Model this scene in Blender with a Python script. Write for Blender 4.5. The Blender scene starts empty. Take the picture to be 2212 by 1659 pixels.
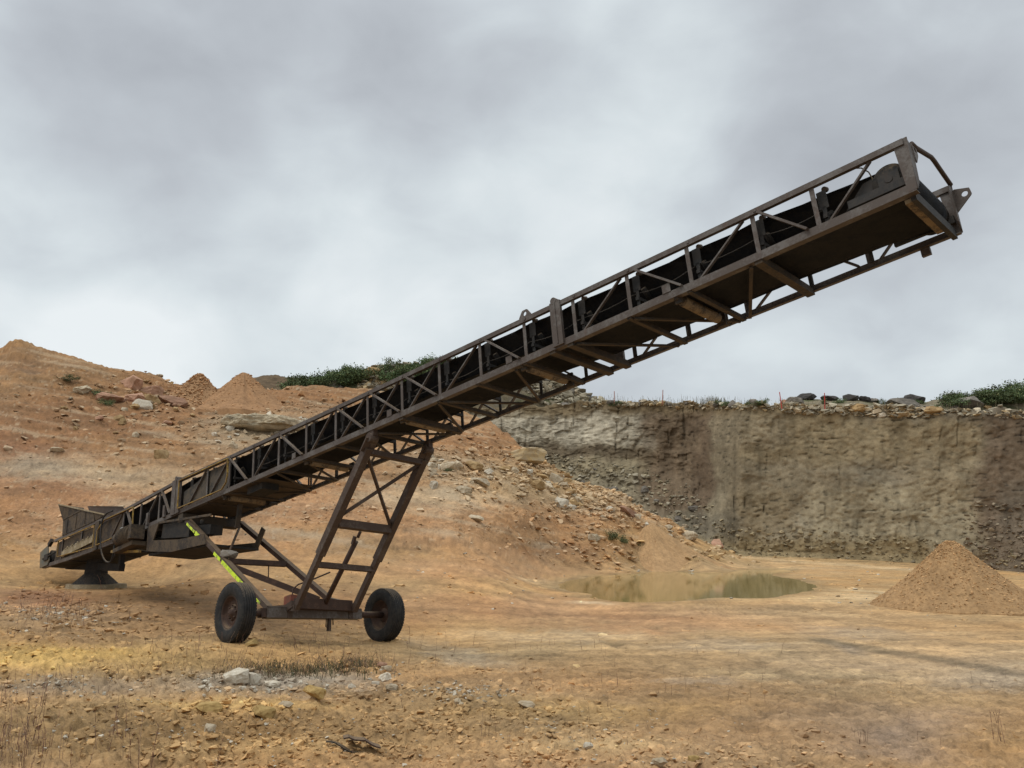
import bpy, bmesh, math, random
import numpy as np
from mathutils import Vector, Matrix, noise as mnoise
R = math.radians
rng = np.random.default_rng(7)
random.seed(7)
C = bpy.context.scene.collection
SC = bpy.context.scene

# ------------------------------------------------------------------ camera
F, CX, CY, PITCH, EYE = 1875.2, 1106.0, 829.5, R(10.28), 1.9      # the photograph at 2212 x 1659
cp, sp = math.cos(PITCH), math.sin(PITCH)
cam = bpy.data.objects.new('camera', bpy.data.cameras.new('camera'))
C.objects.link(cam)
cam.location = (0, 0, EYE)
cam.rotation_euler = (R(90) + PITCH, 0, 0)
cam.data.sensor_width = 36
cam.data.lens = 36 * F / 2212
cam.data.clip_start = 0.1
cam.data.clip_end = 3000
SC.camera = cam

# ------------------------------------------------------------------ exposure, sun, sky
SC.view_settings.view_transform = 'Standard'
SC.view_settings.look = 'None'
SC.view_settings.exposure = 0
SC.view_settings.gamma = 1
SC.cycles.max_bounces = 6
SUN_EL, SUN_AZ = R(58), R(-105)                                       # azimuth clockwise from +Y
sun = bpy.data.objects.new('sun', bpy.data.lights.new('sun', 'SUN'))
C.objects.link(sun)
sun.data.energy = 1.1
sun.data.angle = R(28)
sun.data.color = (1.0, 0.95, 0.88)
sd = Vector((math.sin(SUN_AZ) * math.cos(SUN_EL), math.cos(SUN_AZ) * math.cos(SUN_EL), math.sin(SUN_EL)))
sun.rotation_euler = sd.to_track_quat('Z', 'Y').to_euler()
sun.location = (10, 10, 60)


def unp(x, y, Y):
    """photo pixel and depth -> world point"""
    t = (CY - y) / F
    Z = Y * (t * cp + sp) / (cp - t * sp)
    d = cp * Y + sp * Z
    return np.array([(x - CX) * d / F, Y + 0 * Z, Z + EYE])


def pix(P):
    P = np.asarray(P, float)
    z = P[..., 2] - EYE
    d = cp * P[..., 1] + sp * z
    return CX + F * P[..., 0] / d, CY - F * (-sp * P[..., 1] + cp * z) / d


class NT:
    def __init__(self, tree):
        self.t = tree
        tree.nodes.clear()

    def n(self, kind, **kw):
        nd = self.t.nodes.new(kind)
        for k, v in kw.items():
            if k.startswith('i_'):
                key = k[2:]
                key = int(key) if key.isdigit() else key.replace('_', ' ')
                nd.inputs[key].default_value = v
            else:
                setattr(nd, k, v)
        return nd

    def l(self, a, b):
        self.t.links.new(a, b)

    def math(self, op, a, b=None, c=None, clamp=False):
        nd = self.t.nodes.new('ShaderNodeMath')
        nd.operation = op
        nd.use_clamp = clamp
        for i, v in enumerate((a, b, c)):
            if v is None:
                continue
            if hasattr(v, 'default_value') and not isinstance(v, (int, float)):
                self.l(v, nd.inputs[i])
            else:
                nd.inputs[i].default_value = v
        return nd.outputs[0]

    def mix(self, fac, a, b, blend='MIX'):
        nd = self.t.nodes.new('ShaderNodeMix')
        nd.data_type = 'RGBA'
        nd.blend_type = blend
        for s, v in ((nd.inputs[0], fac), (nd.inputs[6], a), (nd.inputs[7], b)):
            if isinstance(v, (int, float)):
                s.default_value = v
            elif isinstance(v, tuple):
                s.default_value = (*v, 1) if len(v) == 3 else v
            else:
                self.l(v, s)
        return nd.outputs[2]

    def ramp(self, fac, stops):
        nd = self.t.nodes.new('ShaderNodeValToRGB')
        cr = nd.color_ramp
        while len(cr.elements) < len(stops):
            cr.elements.new(0.5)
        for e, (p, c) in zip(cr.elements, stops):
            e.position = p
            e.color = (*c, 1) if isinstance(c, tuple) else (c, c, c, 1)
        self.l(fac, nd.inputs[0])
        return nd.outputs[0]


world = bpy.data.worlds.new('World')
SC.world = world
world.use_nodes = True
w = NT(world.node_tree)
wo = w.n('ShaderNodeOutputWorld')
bg = w.n('ShaderNodeBackground')
bg.inputs[1].default_value = 0.1
w.l(bg.outputs[0], wo.inputs[0])
sky = w.n('ShaderNodeTexSky', sky_type='NISHITA', sun_disc=False, sun_elevation=SUN_EL, sun_rotation=SUN_AZ)
tc = w.n('ShaderNodeTexCoord')
sep = w.n('ShaderNodeSeparateXYZ')
w.l(tc.outputs['Generated'], sep.inputs[0])
vnorm = w.n('ShaderNodeVectorMath', operation='NORMALIZE')
w.l(tc.outputs['Generated'], vnorm.inputs[0])


def wnoise(scale, detail, rough, dist, off):
    mp = w.n('ShaderNodeMapping')
    mp.inputs['Location'].default_value = off
    mp.inputs['Scale'].default_value = (1, 1, 1.55)
    w.l(vnorm.outputs[0], mp.inputs[0])
    nz = w.n('ShaderNodeTexNoise')
    nz.inputs['Scale'].default_value = scale
    nz.inputs['Detail'].default_value = detail
    nz.inputs['Roughness'].default_value = rough
    nz.inputs['Distortion'].default_value = dist
    w.l(mp.outputs[0], nz.inputs[0])
    return nz.outputs[0]


n1 = wnoise(3.1, 3, 0.45, 0.2, (3.1, 0.4, 0))
n2 = wnoise(8.0, 5, 0.50, 0.25, (1.7, 4.2, 0))
val = w.math('ADD', w.math('ADD', w.math('MULTIPLY', n1, 0.72), w.math('MULTIPLY', n2, 0.40)), -0.005)
# broad bright and dark masses of this cloud deck, each in its own direction: (x, y, half-width in degrees, weight)
for (bx, by, wid, wt) in ((40, 640, 12, .11), (300, 620, 9, .06), (1330, 300, 8, .20), (1000, 300, 11, .05), (1250, 560, 10, .06),
                          (560, 590, 9, .05), (300, 760, 8, .14), (850, 700, 10, .07), (1000, 420, 10, .06), (1900, 800, 11, .08),
                          (1600, 760, 10, .07), (380, 400, 8, -.19), (130, 150, 11, -.15), (850, 570, 6, -.07),
                          (1900, 60, 16, -.10), (1750, 330, 9, -.14), (1080, 160, 6, -.06), (2100, 300, 9, -.08),
                          (1380, 520, 6, -.08), (1100, -120, 20, -.12), (750, 40, 9, -.06), (560, 250, 6, .05), (2150, 560, 7, .03)):
    p = unp(bx, by, 100.0) - np.array([0, 0, EYE])
    p = p / np.linalg.norm(p)
    dt = w.n('ShaderNodeVectorMath', operation='DOT_PRODUCT')
    nrm = w.n('ShaderNodeVectorMath', operation='NORMALIZE')
    w.l(tc.outputs['Generated'], nrm.inputs[0])
    w.l(nrm.outputs[0], dt.inputs[0])
    dt.inputs[1].default_value = tuple(p)
    k = 1.0 / (1 - math.cos(R(wid)))
    g = w.math('POWER', math.e, w.math('MULTIPLY', w.math('SUBTRACT', dt.outputs['Value'], 1.0), k))
    val = w.math('ADD', val, w.math('MULTIPLY', g, wt))
cloud = w.ramp(val, ((0.22, (0.420, 0.445, 0.480)), (0.40, (0.525, 0.560, 0.598)), (0.52, (0.615, 0.665, 0.700)),
                     (0.64, (0.720, 0.780, 0.805)), (0.80, (0.860, 0.905, 0.920))))
# an overcast deck is brighter overhead than near the horizon
over = w.n('ShaderNodeMapRange', interpolation_type='SMOOTHSTEP')
over.inputs[1].default_value = 0.52; over.inputs[2].default_value = 1.0
over.inputs[3].default_value = 1.0; over.inputs[4].default_value = 2.75
w.l(sep.outputs[2], over.inputs[0])
lift = w.n('ShaderNodeVectorMath', operation='SCALE')
w.l(cloud, lift.inputs[0])
w.l(w.math('MULTIPLY', over.outputs[0], 10.0), lift.inputs['Scale'])
low = w.n('ShaderNodeMapRange')
low.inputs[1].default_value = -0.12; low.inputs[2].default_value = -0.02
w.l(sep.outputs[2], low.inputs[0])
skyc = w.mix(0.94, sky.outputs[0], lift.outputs[0])
w.l(w.mix(low.outputs[0], (2.2, 1.7, 1.1), skyc), bg.inputs[0])


# ------------------------------------------------------------------ noise on arrays
def _h(ix, iy, iz, seed):
    h = (ix.astype(np.int64) * 374761393 + iy.astype(np.int64) * 668265263 + iz * 2147483647 + seed * 974634777) & 0xFFFFFFFF
    h = ((h ^ (h >> 13)) * 1274126177) & 0xFFFFFFFF
    h = ((h ^ (h >> 16)) * 2246822519) & 0xFFFFFFFF
    return ((h ^ (h >> 15)) & 0xFFFF) / 65535.0


def n2d(x, y, seed=0):
    x = np.asarray(x, float); y = np.asarray(y, float)
    ix = np.floor(x); iy = np.floor(y)
    fx = x - ix; fy = y - iy
    ux = fx * fx * fx * (fx * (fx * 6 - 15) + 10); uy = fy * fy * fy * (fy * (fy * 6 - 15) + 10)
    out = 0
    for dx in (0, 1):
        for dy in (0, 1):
            a = _h(ix + dx, iy + dy, 0, seed) * 2 * np.pi
            g = np.cos(a) * (fx - dx) + np.sin(a) * (fy - dy)
            out = out + g * (ux if dx else 1 - ux) * (uy if dy else 1 - uy)
    return out * 1.5                                                # about -1..1


def fbm(x, y, seed=0, octv=4, gain=0.5):
    s = 0; a = 1.0; t = 0
    for o in range(octv):
        s = s + a * n2d(x, y, seed + o * 17); t += a
        x = x * 2.03 + 5.1; y = y * 2.03 + 1.7; a *= gain
    return s / t


def sstep(a, b, x):
    t = np.clip((x - a) / (b - a), 0, 1)
    return t * t * (3 - 2 * t)


# ------------------------------------------------------------------ materials
MATS = {}


def principled(name):
    m = bpy.data.materials.new(name)
    m.use_nodes = True
    t = NT(m.node_tree)
    o = t.n('ShaderNodeOutputMaterial')
    b = t.n('ShaderNodeBsdfPrincipled')
    t.l(b.outputs[0], o.inputs[0])
    MATS[name] = m
    return m, t, b


def noise(t, vec, scale, detail=4, rough=0.55, mapping=None):
    nz = t.n('ShaderNodeTexNoise')
    nz.inputs['Scale'].default_value = scale
    nz.inputs['Detail'].default_value = detail
    nz.inputs['Roughness'].default_value = rough
    if mapping:
        mp = t.n('ShaderNodeMapping')
        mp.inputs['Scale'].default_value = mapping
        t.l(vec, mp.inputs[0]); vec = mp.outputs[0]
    t.l(vec, nz.inputs[0])
    return nz.outputs[0]


def bump(t, b, h, strength, dist):
    bp = t.n('ShaderNodeBump')
    bp.inputs['Strength'].default_value = strength
    bp.inputs['Distance'].default_value = dist
    t.l(h, bp.inputs['Height'])
    t.l(bp.outputs[0], b.inputs['Normal'])


def soil_mat(name, s1=9.0, s2=45.0, var=0.55, bdist=0.03):
    """earth or rock: its own colour comes from the mesh attribute, grain from noise"""
    m, t, b = principled(name)
    at = t.n('ShaderNodeAttribute', attribute_name='Col')
    geo = t.n('ShaderNodeNewGeometry')
    a = noise(t, geo.outputs['Position'], s1, 6, 0.65)
    c = noise(t, geo.outputs['Position'], s2, 3, 0.6)
    v = t.math('ADD', t.math('MULTIPLY', a, 0.65), t.math('MULTIPLY', c, 0.35))
    g = t.ramp(v, ((0.30, 1 - var), (0.5, 1.0), (0.70, 1 + var * 0.62)))
    t.l(t.mix(1.0, at.outputs['Color'], g, 'MULTIPLY'), b.inputs['Base Color'])
    b.inputs['Roughness'].default_value = 0.93
    b.inputs['Specular IOR Level'].default_value = 0.18
    bump(t, b, v, 0.7, bdist)
    return m


soil_mat('soil', 9, 45, 0.50, 0.05)
soil_mat('cliff_rock', 1.6, 7, 0.38, 0.12)
soil_mat('far_soil', 1.4, 6, 0.42, 0.10)
soil_mat('stones', 14, 60, 0.30, 0.012)


def rock_mat(name, col, col2, scale=5.0, bd=0.03):
    m, t, b = principled(name)
    tcn = t.n('ShaderNodeTexCoord'); oi = t.n('ShaderNodeObjectInfo')
    geo = t.n('ShaderNodeNewGeometry')
    a = noise(t, geo.outputs['Position'], scale, 6, 0.65)
    base = t.mix(t.ramp(a, ((0.36, 0.0), (0.64, 1.0))), col, col2)
    k = t.math('ADD', t.math('MULTIPLY', oi.outputs['Random'], 0.4), 0.8)
    hv = t.n('ShaderNodeHueSaturation')
    t.l(base, hv.inputs['Color']); t.l(k, hv.inputs['Value'])
    t.l(hv.outputs[0], b.inputs['Base Color'])
    b.inputs['Roughness'].default_value = 0.9
    b.inputs['Specular IOR Level'].default_value = 0.2
    bump(t, b, a, 0.8, bd)
    return m


rock_mat('pale_rock', (.46, .38, .27), (.32, .24, .15), 7, .02)
rock_mat('white_rock', (.56, .50, .40), (.40, .33, .24), 16, .012)
rock_mat('tan_rock', (.40, .27, .13), (.27, .17, .08), 3, .06)
rock_mat('slab_rock', (.50, .345, .165), (.42, .32, .20), 2.2, .05)
rock_mat('red_rock', (.38, .215, .14), (.27, .155, .095), 2, .08)
rock_mat('grey_rock', (.23, .20, .165), (.13, .112, .092), 2, .06)
rock_mat('dark_rock', (.075, .066, .060), (.045, .040, .036), 2, .06)
rock_mat('ochre_rock', (.40, .27, .105), (.30, .19, .07), 14, .012)


def metal_mat(name, col, dirt, amount, rough=0.62, metallic=0.25, scale=3.0):
    m, t, b = principled(name)
    geo = t.n('ShaderNodeNewGeometry')
    a = noise(t, geo.outputs['Position'], scale, 8, 0.7)
    c = noise(t, geo.outputs['Position'], scale * 9, 4, 0.6)
    v = t.math('ADD', t.math('MULTIPLY', a, 0.7), t.math('MULTIPLY', c, 0.3))
    fac = t.ramp(v, ((0.52 - 0.13 * amount, 0.0), (0.62 - 0.13 * amount, 1.0)))
    sepn = t.n('ShaderNodeSeparateXYZ')
    t.l(geo.outputs['Normal'], sepn.inputs[0])
    up_ = t.ramp(t.math('ADD', sepn.outputs[2], t.math('MULTIPLY', t.math('SUBTRACT', c, 0.5), 0.9)), ((0.55, 0.0), (1.0, 0.5)))
    rs = noise(t, geo.outputs['Position'], scale * 2.2, 6, 0.7, (1, 1, .35))
    rust = t.ramp(rs, ((0.60, 0.0), (0.68, 0.55)))
    body = t.mix(rust, t.mix(fac, col, dirt), (dirt[0] * 1.15, dirt[1] * .85, dirt[2] * .7))
    t.l(t.mix(up_, body, (.26, .175, .095)) if rough > .55 and name not in ('lime_tape',) else body, b.inputs['Base Color'])
    b.inputs['Roughness'].default_value = rough
    b.inputs['Metallic'].default_value = metallic
    b.inputs['Specular IOR Level'].default_value = 0.35
    bump(t, b, v, 0.35, 0.006)
    return m


metal_mat('steel', (.128, .111, .098), (.080, .060, .048), 0.8, 0.6, 0.1)
metal_mat('leg_steel', (.104, .080, .062), (.066, .042, .030), 1.0, 0.7, 0.1)
metal_mat('rusty', (.088, .048, .031), (.048, .027, .019), 0.9, 0.8, 0.0, 6)
metal_mat('under_steel', (.036, .031, .027), (.068, .049, .032), 0.75, 0.8, 0.05, 4)
metal_mat('dusty_roller', (.065, .052, .040), (.21, .150, .085), 0.8, 0.85, 0.0, 5)
metal_mat('muddy', (.034, .027, .022), (.090, .064, .040), 0.65, 0.9, 0.0, 3)
metal_mat('idler_dark', (.026, .025, .024), (.042, .036, .031), 0.7, 0.8, 0.0, 6)
metal_mat('pump_red', (.22, .060, .035), (.12, .05, .03), 0.7, 0.7, 0.0, 6)
metal_mat('yellow_paint', (.42, .26, .035), (.19, .115, .035), 0.8, 0.6, 0.0, 6)
metal_mat('lime_tape', (.64, .82, .03), (.20, .22, .07), 0.2, 0.5, 0.0, 7)
metal_mat('mesh_guard', (.036, .033, .028), (.085, .066, .046), 0.8, 0.8, 0.0, 5)
metal_mat('black_dark', (.016, .015, .014), (.035, .028, .022), 0.5, 0.85, 0.0)
metal_mat('grey_green', (.11, .115, .10), (.15, .12, .08), 0.7, 0.8, 0.0)
metal_mat('white_cap', (.62, .62, .60), (.35, .32, .28), 0.4, 0.5, 0.0)
metal_mat('rubber', (.0135, .0145, .018), (.026, .024, .023), 0.6, 0.75, 0.0, 5)
metal_mat('tyre_rubber', (.0105, .0105, .011), (.030, .026, .022), 0.42, 0.8, 0.0, 6)
metal_mat('concrete', (.34, .28, .19), (.22, .17, .10), 0.8, 0.95, 0.0, 5)
metal_mat('stake_pink', (.42, .13, .09), (.30, .13, .09), 0.5, 0.7, 0.0)
metal_mat('stake_red', (.50, .035, .03), (.33, .05, .04), 0.5, 0.6, 0.0)


def leaf_mat(name):
    m, t, b = principled(name)
    at = t.n('ShaderNodeAttribute', attribute_name='Col')
    oi = t.n('ShaderNodeObjectInfo')
    hv = t.n('ShaderNodeHueSaturation')
    t.l(at.outputs['Color'], hv.inputs['Color'])
    t.l(t.math('ADD', t.math('MULTIPLY', oi.outputs['Random'], 0.8), 1.0), hv.inputs['Value'])
    t.l(t.math('ADD', t.math('MULTIPLY', oi.outputs['Random'], 0.06), 0.46), hv.inputs['Hue'])
    t.l(hv.outputs[0], b.inputs['Base Color'])
    b.inputs['Roughness'].default_value = 0.7
    b.inputs['Specular IOR Level'].default_value = 0.2
    return m


leaf_mat('leaves')

m, t, b = principled('muddy_water')
geo = t.n('ShaderNodeNewGeometry')
a = noise(t, geo.outputs['Position'], 0.25, 3, 0.5)
t.l(t.mix(a, (.275, .215, .072), (.215, .175, .060)), b.inputs['Base Color'])
b.inputs['Roughness'].default_value = 0.06
b.inputs['IOR'].default_value = 1.33
bump(t, b, noise(t, geo.outputs['Position'], 3.0, 3, 0.5, (1, .35, 1)), 0.05, 0.02)


# ------------------------------------------------------------------ mesh helpers
def link(name, me, mat=None, parent=None):
    if mat:
        me.materials.append(MATS[mat])
    o = bpy.data.objects.new(name, me)
    C.objects.link(o)
    if parent:
        o.parent = parent
    return o


def tag(o, label=None, cat=None, group=None, kind=None):
    if label: o['label'] = label
    if cat: o['category'] = cat
    if group: o['group'] = group
    if kind: o['kind'] = kind
    return o


def np_mesh(name, V, faces, cols=None, smooth=False):
    """faces: (n,3) or (n,4) int array"""
    me = bpy.data.meshes.new(name)
    V = np.asarray(V, np.float32); faces = np.asarray(faces, np.int32)
    k = faces.shape[1]
    me.vertices.add(len(V)); me.vertices.foreach_set('co', V.ravel())
    me.loops.add(faces.size); me.loops.foreach_set('vertex_index', faces.ravel())
    me.polygons.add(len(faces))
    me.polygons.foreach_set('loop_start', np.arange(0, faces.size, k, dtype=np.int32))
    me.polygons.foreach_set('loop_total', np.full(len(faces), k, np.int32))
    me.polygons.foreach_set('use_smooth', np.full(len(faces), smooth, bool))
    me.update(calc_edges=True)
    if cols is not None:
        at = me.color_attributes.new('Col', 'FLOAT_COLOR', 'POINT')
        c4 = np.ones((len(V), 4), np.float32); c4[:, :3] = cols
        at.data.foreach_set('color', c4.ravel())
    return me


def grid_faces(nr, nc):
    i = np.arange((nr - 1) * (nc - 1)); r = i // (nc - 1); c = i % (nc - 1)
    a = r * nc + c
    return np.stack([a, a + 1, a + nc + 1, a + nc], 1)


def hull(npts, seed, sq=(1, 1, 1), jitter=0.25):
    rr = np.random.default_rng(seed)
    p = rr.normal(size=(npts, 3)); p /= np.linalg.norm(p, axis=1)[:, None]
    p *= (1 - jitter + 2 * jitter * rr.random(npts))[:, None]
    p = np.sign(p) * np.abs(p) ** 0.8 * np.array(sq)
    bm = bmesh.new()
    for q in p:
        bm.verts.new(q)
    res = bmesh.ops.convex_hull(bm, input=bm.verts)
    bmesh.ops.delete(bm, geom=[g for g in res['geom_interior'] if isinstance(g, bmesh.types.BMVert)], context='VERTS')
    bmesh.ops.triangulate(bm, faces=bm.faces[:])
    return bm


def hull_arrays(*a, **k):
    bm = hull(*a, **k)
    bm.verts.index_update()
    V = np.array([v.co for v in bm.verts]); Fc = np.array([[v.index for v in f.verts] for f in bm.faces])
    bm.free()
    return V, Fc


# ------------------------------------------------------------------ ground
FX = np.array([-60, -30, -20, -12.5, -8, -4.95, -3.6, -2.65, -1, 3, 12, 30, 60.])
FZ = np.array([2.6, 1.45, .98, .57, .36, .13, -.02, -.16, -.22, -.22, -.24, -.3, -.4])


def zfloor(X, Y):
    z = 0
    for o in (-.8, -.4, 0, .4, .8):
        z = z + np.interp(X + o, FX, FZ) / 5
    return z + 0.20 * (1 - sstep(3, 13, Y))


NEAR = [2.2, 5, 6.5, 8, 10, 12.5, 16, 21]
HILL = {   # column: seven (row, depth) pairs climbing away from the pit floor
    -700: [(1200, 30), (1130, 35), (1050, 42), (950, 50), (850, 58), (790, 64), (800, 80)],
    0: [(1180, 34), (1105, 38), (1010, 44), (900, 52), (820, 60), (757, 66), (770, 78)],
    35: [(1180, 34), (1105, 38), (1010, 44), (900, 52), (818, 60), (733, 66), (750, 78)],
    90: [(1178, 34), (1105, 38), (1015, 44), (910, 53), (822, 61), (752, 67), (770, 78)],
    180: [(1172, 34), (1105, 39), (1020, 45), (920, 54), (835, 62), (775, 68), (790, 78)],
    240: [(1168, 34), (1100, 39), (1020, 46), (925, 55), (845, 63), (799, 70), (812, 80)],
    340: [(1160, 34), (1090, 40), (1015, 47), (920, 57), (856, 66), (812, 72), (826, 82)],
    390: [(1158, 34), (1086, 40), (1012, 48), (926, 57), (868, 66), (836, 72), (846, 84)],
    440: [(1152, 35), (1080, 41), (1008, 48), (930, 57), (876, 66), (850, 72), (860, 86)],
    510: [(1150, 35), (1075, 41), (1004, 48), (934, 57), (880, 66), (854, 72), (864, 86)],
    580: [(1146, 36), (1067, 42), (1001, 50), (936, 58), (880, 67), (848, 74), (858, 86)],
    640: [(1145, 36), (1065, 42), (1002, 50), (936, 59), (876, 68), (832, 78), (846, 87)],
    720: [(1145, 36), (1065, 43), (1008, 52), (935, 61), (878, 70), (834, 79), (848, 88)],
    850: [(1150, 38), (1070, 46), (1018, 54), (955, 62), (895, 71), (845, 81), (858, 90)],
    980: [(1150, 40), (1085, 46), (1035, 52), (985, 58), (930, 67), (880, 80), (890, 90)],
    1060: [(1165, 44), (1095, 50), (1045, 56), (995, 62), (955, 68), (908, 78), (920, 86)],
    1130: [(1185, 48), (1110, 54), (1048, 60), (1010, 64), (985, 68), (965, 72), (985, 80)],
    1180: [(1205, 52), (1130, 57), (1070, 62), (1022, 66), (1006, 70), (996, 74), (1020, 80)],
    1230: [(1222, 54), (1145, 58), (1095, 62), (1057, 65), (1042, 68), (1034, 72), (1060, 78)],
    1290: [(1230, 55), (1158, 58), (1115, 61), (1084, 64), (1066, 67), (1052, 71), (1080, 77)],
    1350: [(1232, 55), (1176, 58), (1135, 61), (1104, 63), (1086, 66), (1072, 69), (1105, 76)],
    1430: [(1231, 55), (1198, 58), (1174, 60), (1152, 62), (1136, 65), (1124, 68), (1150, 75)],
    1500: [(1229, 55), (1209, 58), (1193, 61), (1178, 64), (1167, 66), (1158, 69), (1172, 76)],
}
FLAT = {1600: [(-.08, 31), (-.06, 38), (-.04, 46), (.05, 55), (.3, 64), (.65, 74), (.9, 90)],
        1750: [(-.08, 31), (-.06, 38), (-.04, 46), (.0, 55), (.15, 63), (.55, 73), (.9, 90)],
        1950: [(-.1, 31), (-.08, 38), (-.06, 46), (-.05, 54), (0, 62), (.25, 72), (.6, 90)],
        2212: [(-.16, 31), (-.16, 38), (-.16, 46), (-.2, 53), (-.3, 60), (-.4, 68), (-.2, 86)],
        2900: [(-.25, 31), (-.25, 38), (-.3, 44), (-.35, 50), (-.4, 56), (-.4, 62), (-.2, 80)]}
ctrl = {}
for x, rows in HILL.items():
    ctrl[x] = [(Y, unp(x, y, Y)[2]) for y, Y in rows]
for x, rows in FLAT.items():
    ctrl[x] = [(Y, z) for z, Y in rows]
cx_ = np.array(sorted(ctrl))
xs = np.arange(-620, 2860, 3.0)
NC = len(xs)
Yk = np.zeros((len(NEAR) + 7, NC)); Zk = np.zeros_like(Yk)
for k, Y in enumerate(NEAR):
    Yk[k] = Y
    Zk[k] = zfloor((xs - CX) / F * (cp * Y - sp * 1.9), Y)
ker = np.hanning(13); ker /= ker.sum()
for k in range(7):
    for arr, j in ((Yk, 0), (Zk, 1)):
        v = np.interp(xs, cx_, [ctrl[c][k][j] for c in cx_])
        vp = np.pad(v, 6, mode='edge')
        arr[len(NEAR) + k] = np.convolve(vp, ker, 'valid')
cnt = [6, 45, 50, 60, 60, 60, 55, 50, 40, 32, 36, 36, 30, 14]
Yg, Zg = [], []
for k, n in enumerate(cnt):
    for i in range(n):
        f = i / n
        Y = 1 / ((1 - f) / Yk[k] + f / Yk[k + 1])
        g = (Y - Yk[k]) / (Yk[k + 1] - Yk[k])
        Yg.append(Y); Zg.append(Zk[k] + g * (Zk[k + 1] - Zk[k]))
Yg.append(Yk[-1]); Zg.append(Zk[-1])
Yg = np.array(Yg); Zg = np.array(Zg)
# soften the creases between the profile segments
for _ in range(5):
    Zg[1:-1] = Zg[1:-1] * 0.5 + (Zg[:-2] + Zg[2:]) * 0.25
NR = len(Yg)
Xg = (xs[None, :] - CX) / F * (cp * Yg + sp * (Zg - EYE))
Xg = np.broadcast_to(Xg, Yg.shape).copy()
PX0, PY0 = pix(np.stack([Xg, Yg, Zg], -1))

# where the earth is churned: slopes and the near field; where it is graded flat: the floor to the right
slope = sstep(.7, 2.0, Zg) * (1 - sstep(1440, 1580, PX0)) * sstep(22, 32, Yg)
nearf = (1 - sstep(13, 22, Yg))
smooth_r = sstep(950, 1300, PX0) * (1 - sstep(1560, 1660, PY0))
rough = np.clip(0.35 + 0.65 * slope + 0.55 * nearf * (1 - 0.5 * smooth_r) + .25 * sstep(700, 300, PX0), 0, 1.25)
# the graded floor carries wheel tracks that run across the view
u = Xg * 0.985 + Yg * 0.17; v_ = -Xg * 0.17 + Yg * 0.985
dz = rough * (0.16 * fbm(Xg / 3.6, Yg / 3.6, 1, 3) + 0.085 * fbm(Xg / 1.1, Yg / 1.1, 2, 3))
dz += rough * 0.13 * np.abs(fbm(Xg / .45, Yg / .45, 3, 3)) + rough * nearf * 0.115 * np.abs(fbm(Xg / .16, Yg / .16, 5, 3))
dz += (1 - slope) * 0.020 * fbm(u / 5, v_ / .35, 6, 3) * sstep(9, 15, Yg)
dz += slope * (0.40 * fbm(Xg / 6, Zg / 2.2, 8, 3) + 0.22 * np.abs(fbm(Xg / 1.6, Zg / .7, 9, 3)) * 1.3 + .16 * np.abs(fbm(Xg / .55, (Zg + Yg * .4) / .4, 10, 3)))
dz -= .075 * rough
RUT = np.zeros(Xg.shape)
for line in (((1080, 1345), (1500, 1308), (1900, 1322), (2330, 1362)), ((880, 1405), (1300, 1408), (1750, 1455), (2330, 1590)), ((1180, 1668), (1480, 1490), (1850, 1390), (2330, 1345)), ((700, 1250), (1000, 1268), (1250, 1318), (1500, 1392), (2000, 1640))):
    q = np.array([unp(x, y, 1.0) - np.array([0, 0, EYE]) for x, y in line]); q = q[:, :2] * (1.95 / -q[:, 2:3])
    tt = np.linspace(0, len(q) - 1, 40); q = np.stack([np.interp(tt, np.arange(len(q)), q[:, k]) for k in (0, 1)], 1)
    for _ in range(6): q[1:-1] = q[1:-1] * .5 + (q[:-2] + q[2:]) * .25
    dmin = np.full(Xg.shape, 99.); al = np.zeros(Xg.shape); L0 = 0
    for a, b in zip(q, q[1:]):
        e = b - a; L = np.hypot(*e); k = np.clip(((Xg - a[0]) * e[0] + (Yg - a[1]) * e[1]) / L ** 2, 0, 1)
        cr_ = ((Xg - a[0]) * e[1] - (Yg - a[1]) * e[0]) / L
        d = np.hypot(Xg - a[0] - k * e[0], Yg - a[1] - k * e[1]) * np.sign(cr_)
        m_ = np.abs(d) < np.abs(dmin); dmin[m_] = d[m_]; al[m_] = (L0 + k * L)[m_]; L0 += L
    d = np.abs(np.abs(dmin + .12 * n2d(Xg / 2, Yg / 2, 47)) - .95)
    fade = sstep(-.25, .25, fbm(Xg / 4, Yg / 4, 48, 2) + .1)
    RUT += fade * (np.exp(-(d / .17) ** 2) * (.75 + .4 * np.sin(al * 6.283 / .26 + np.sign(dmin) * d * 9)) - .45 * np.exp(-((d - .3) / .09) ** 2))
RUT *= (1 - slope) * (Yg < 45)
dz -= .030 * RUT
# pond bed
POND_Z = -0.05
pond_px = [(1205, 1263), (1225, 1254), (1262, 1250), (1278, 1243), (1330, 1242), (1385, 1239), (1420, 1233), (1470, 1235), (1520, 1238),
           (1575, 1237), (1600, 1231), (1650, 1229.5), (1695, 1230), (1712, 1233), (1700, 1237), (1668, 1239), (1672, 1245), (1720, 1250),
           (1752, 1262), (1768, 1272), (1742, 1279), (1700, 1285), (1652, 1294), (1600, 1292), (1555, 1290), (1510, 1296), (1450, 1298),
           (1395, 1301), (1330, 1300), (1300, 1294), (1262, 1290), (1285, 1284), (1240, 1279), (1215, 1272)]


def on_plane(x, y, z):
    t = (CY - y) / F
    Y = (z - EYE) * (cp - t * sp) / (t * cp + sp)
    return np.array([(x - CX) * (cp * Y + sp * (z - EYE)) / F, Y])


pond = np.array([on_plane(x, y, POND_Z) for x, y in pond_px])
# rounder bank
pp = pond
for _ in range(2):
    nx = np.roll(pp, -1, 0)
    pp = np.stack([pp * .75 + nx * .25, pp * .25 + nx * .75], 1).reshape(-1, 2)
pond = pp


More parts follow.
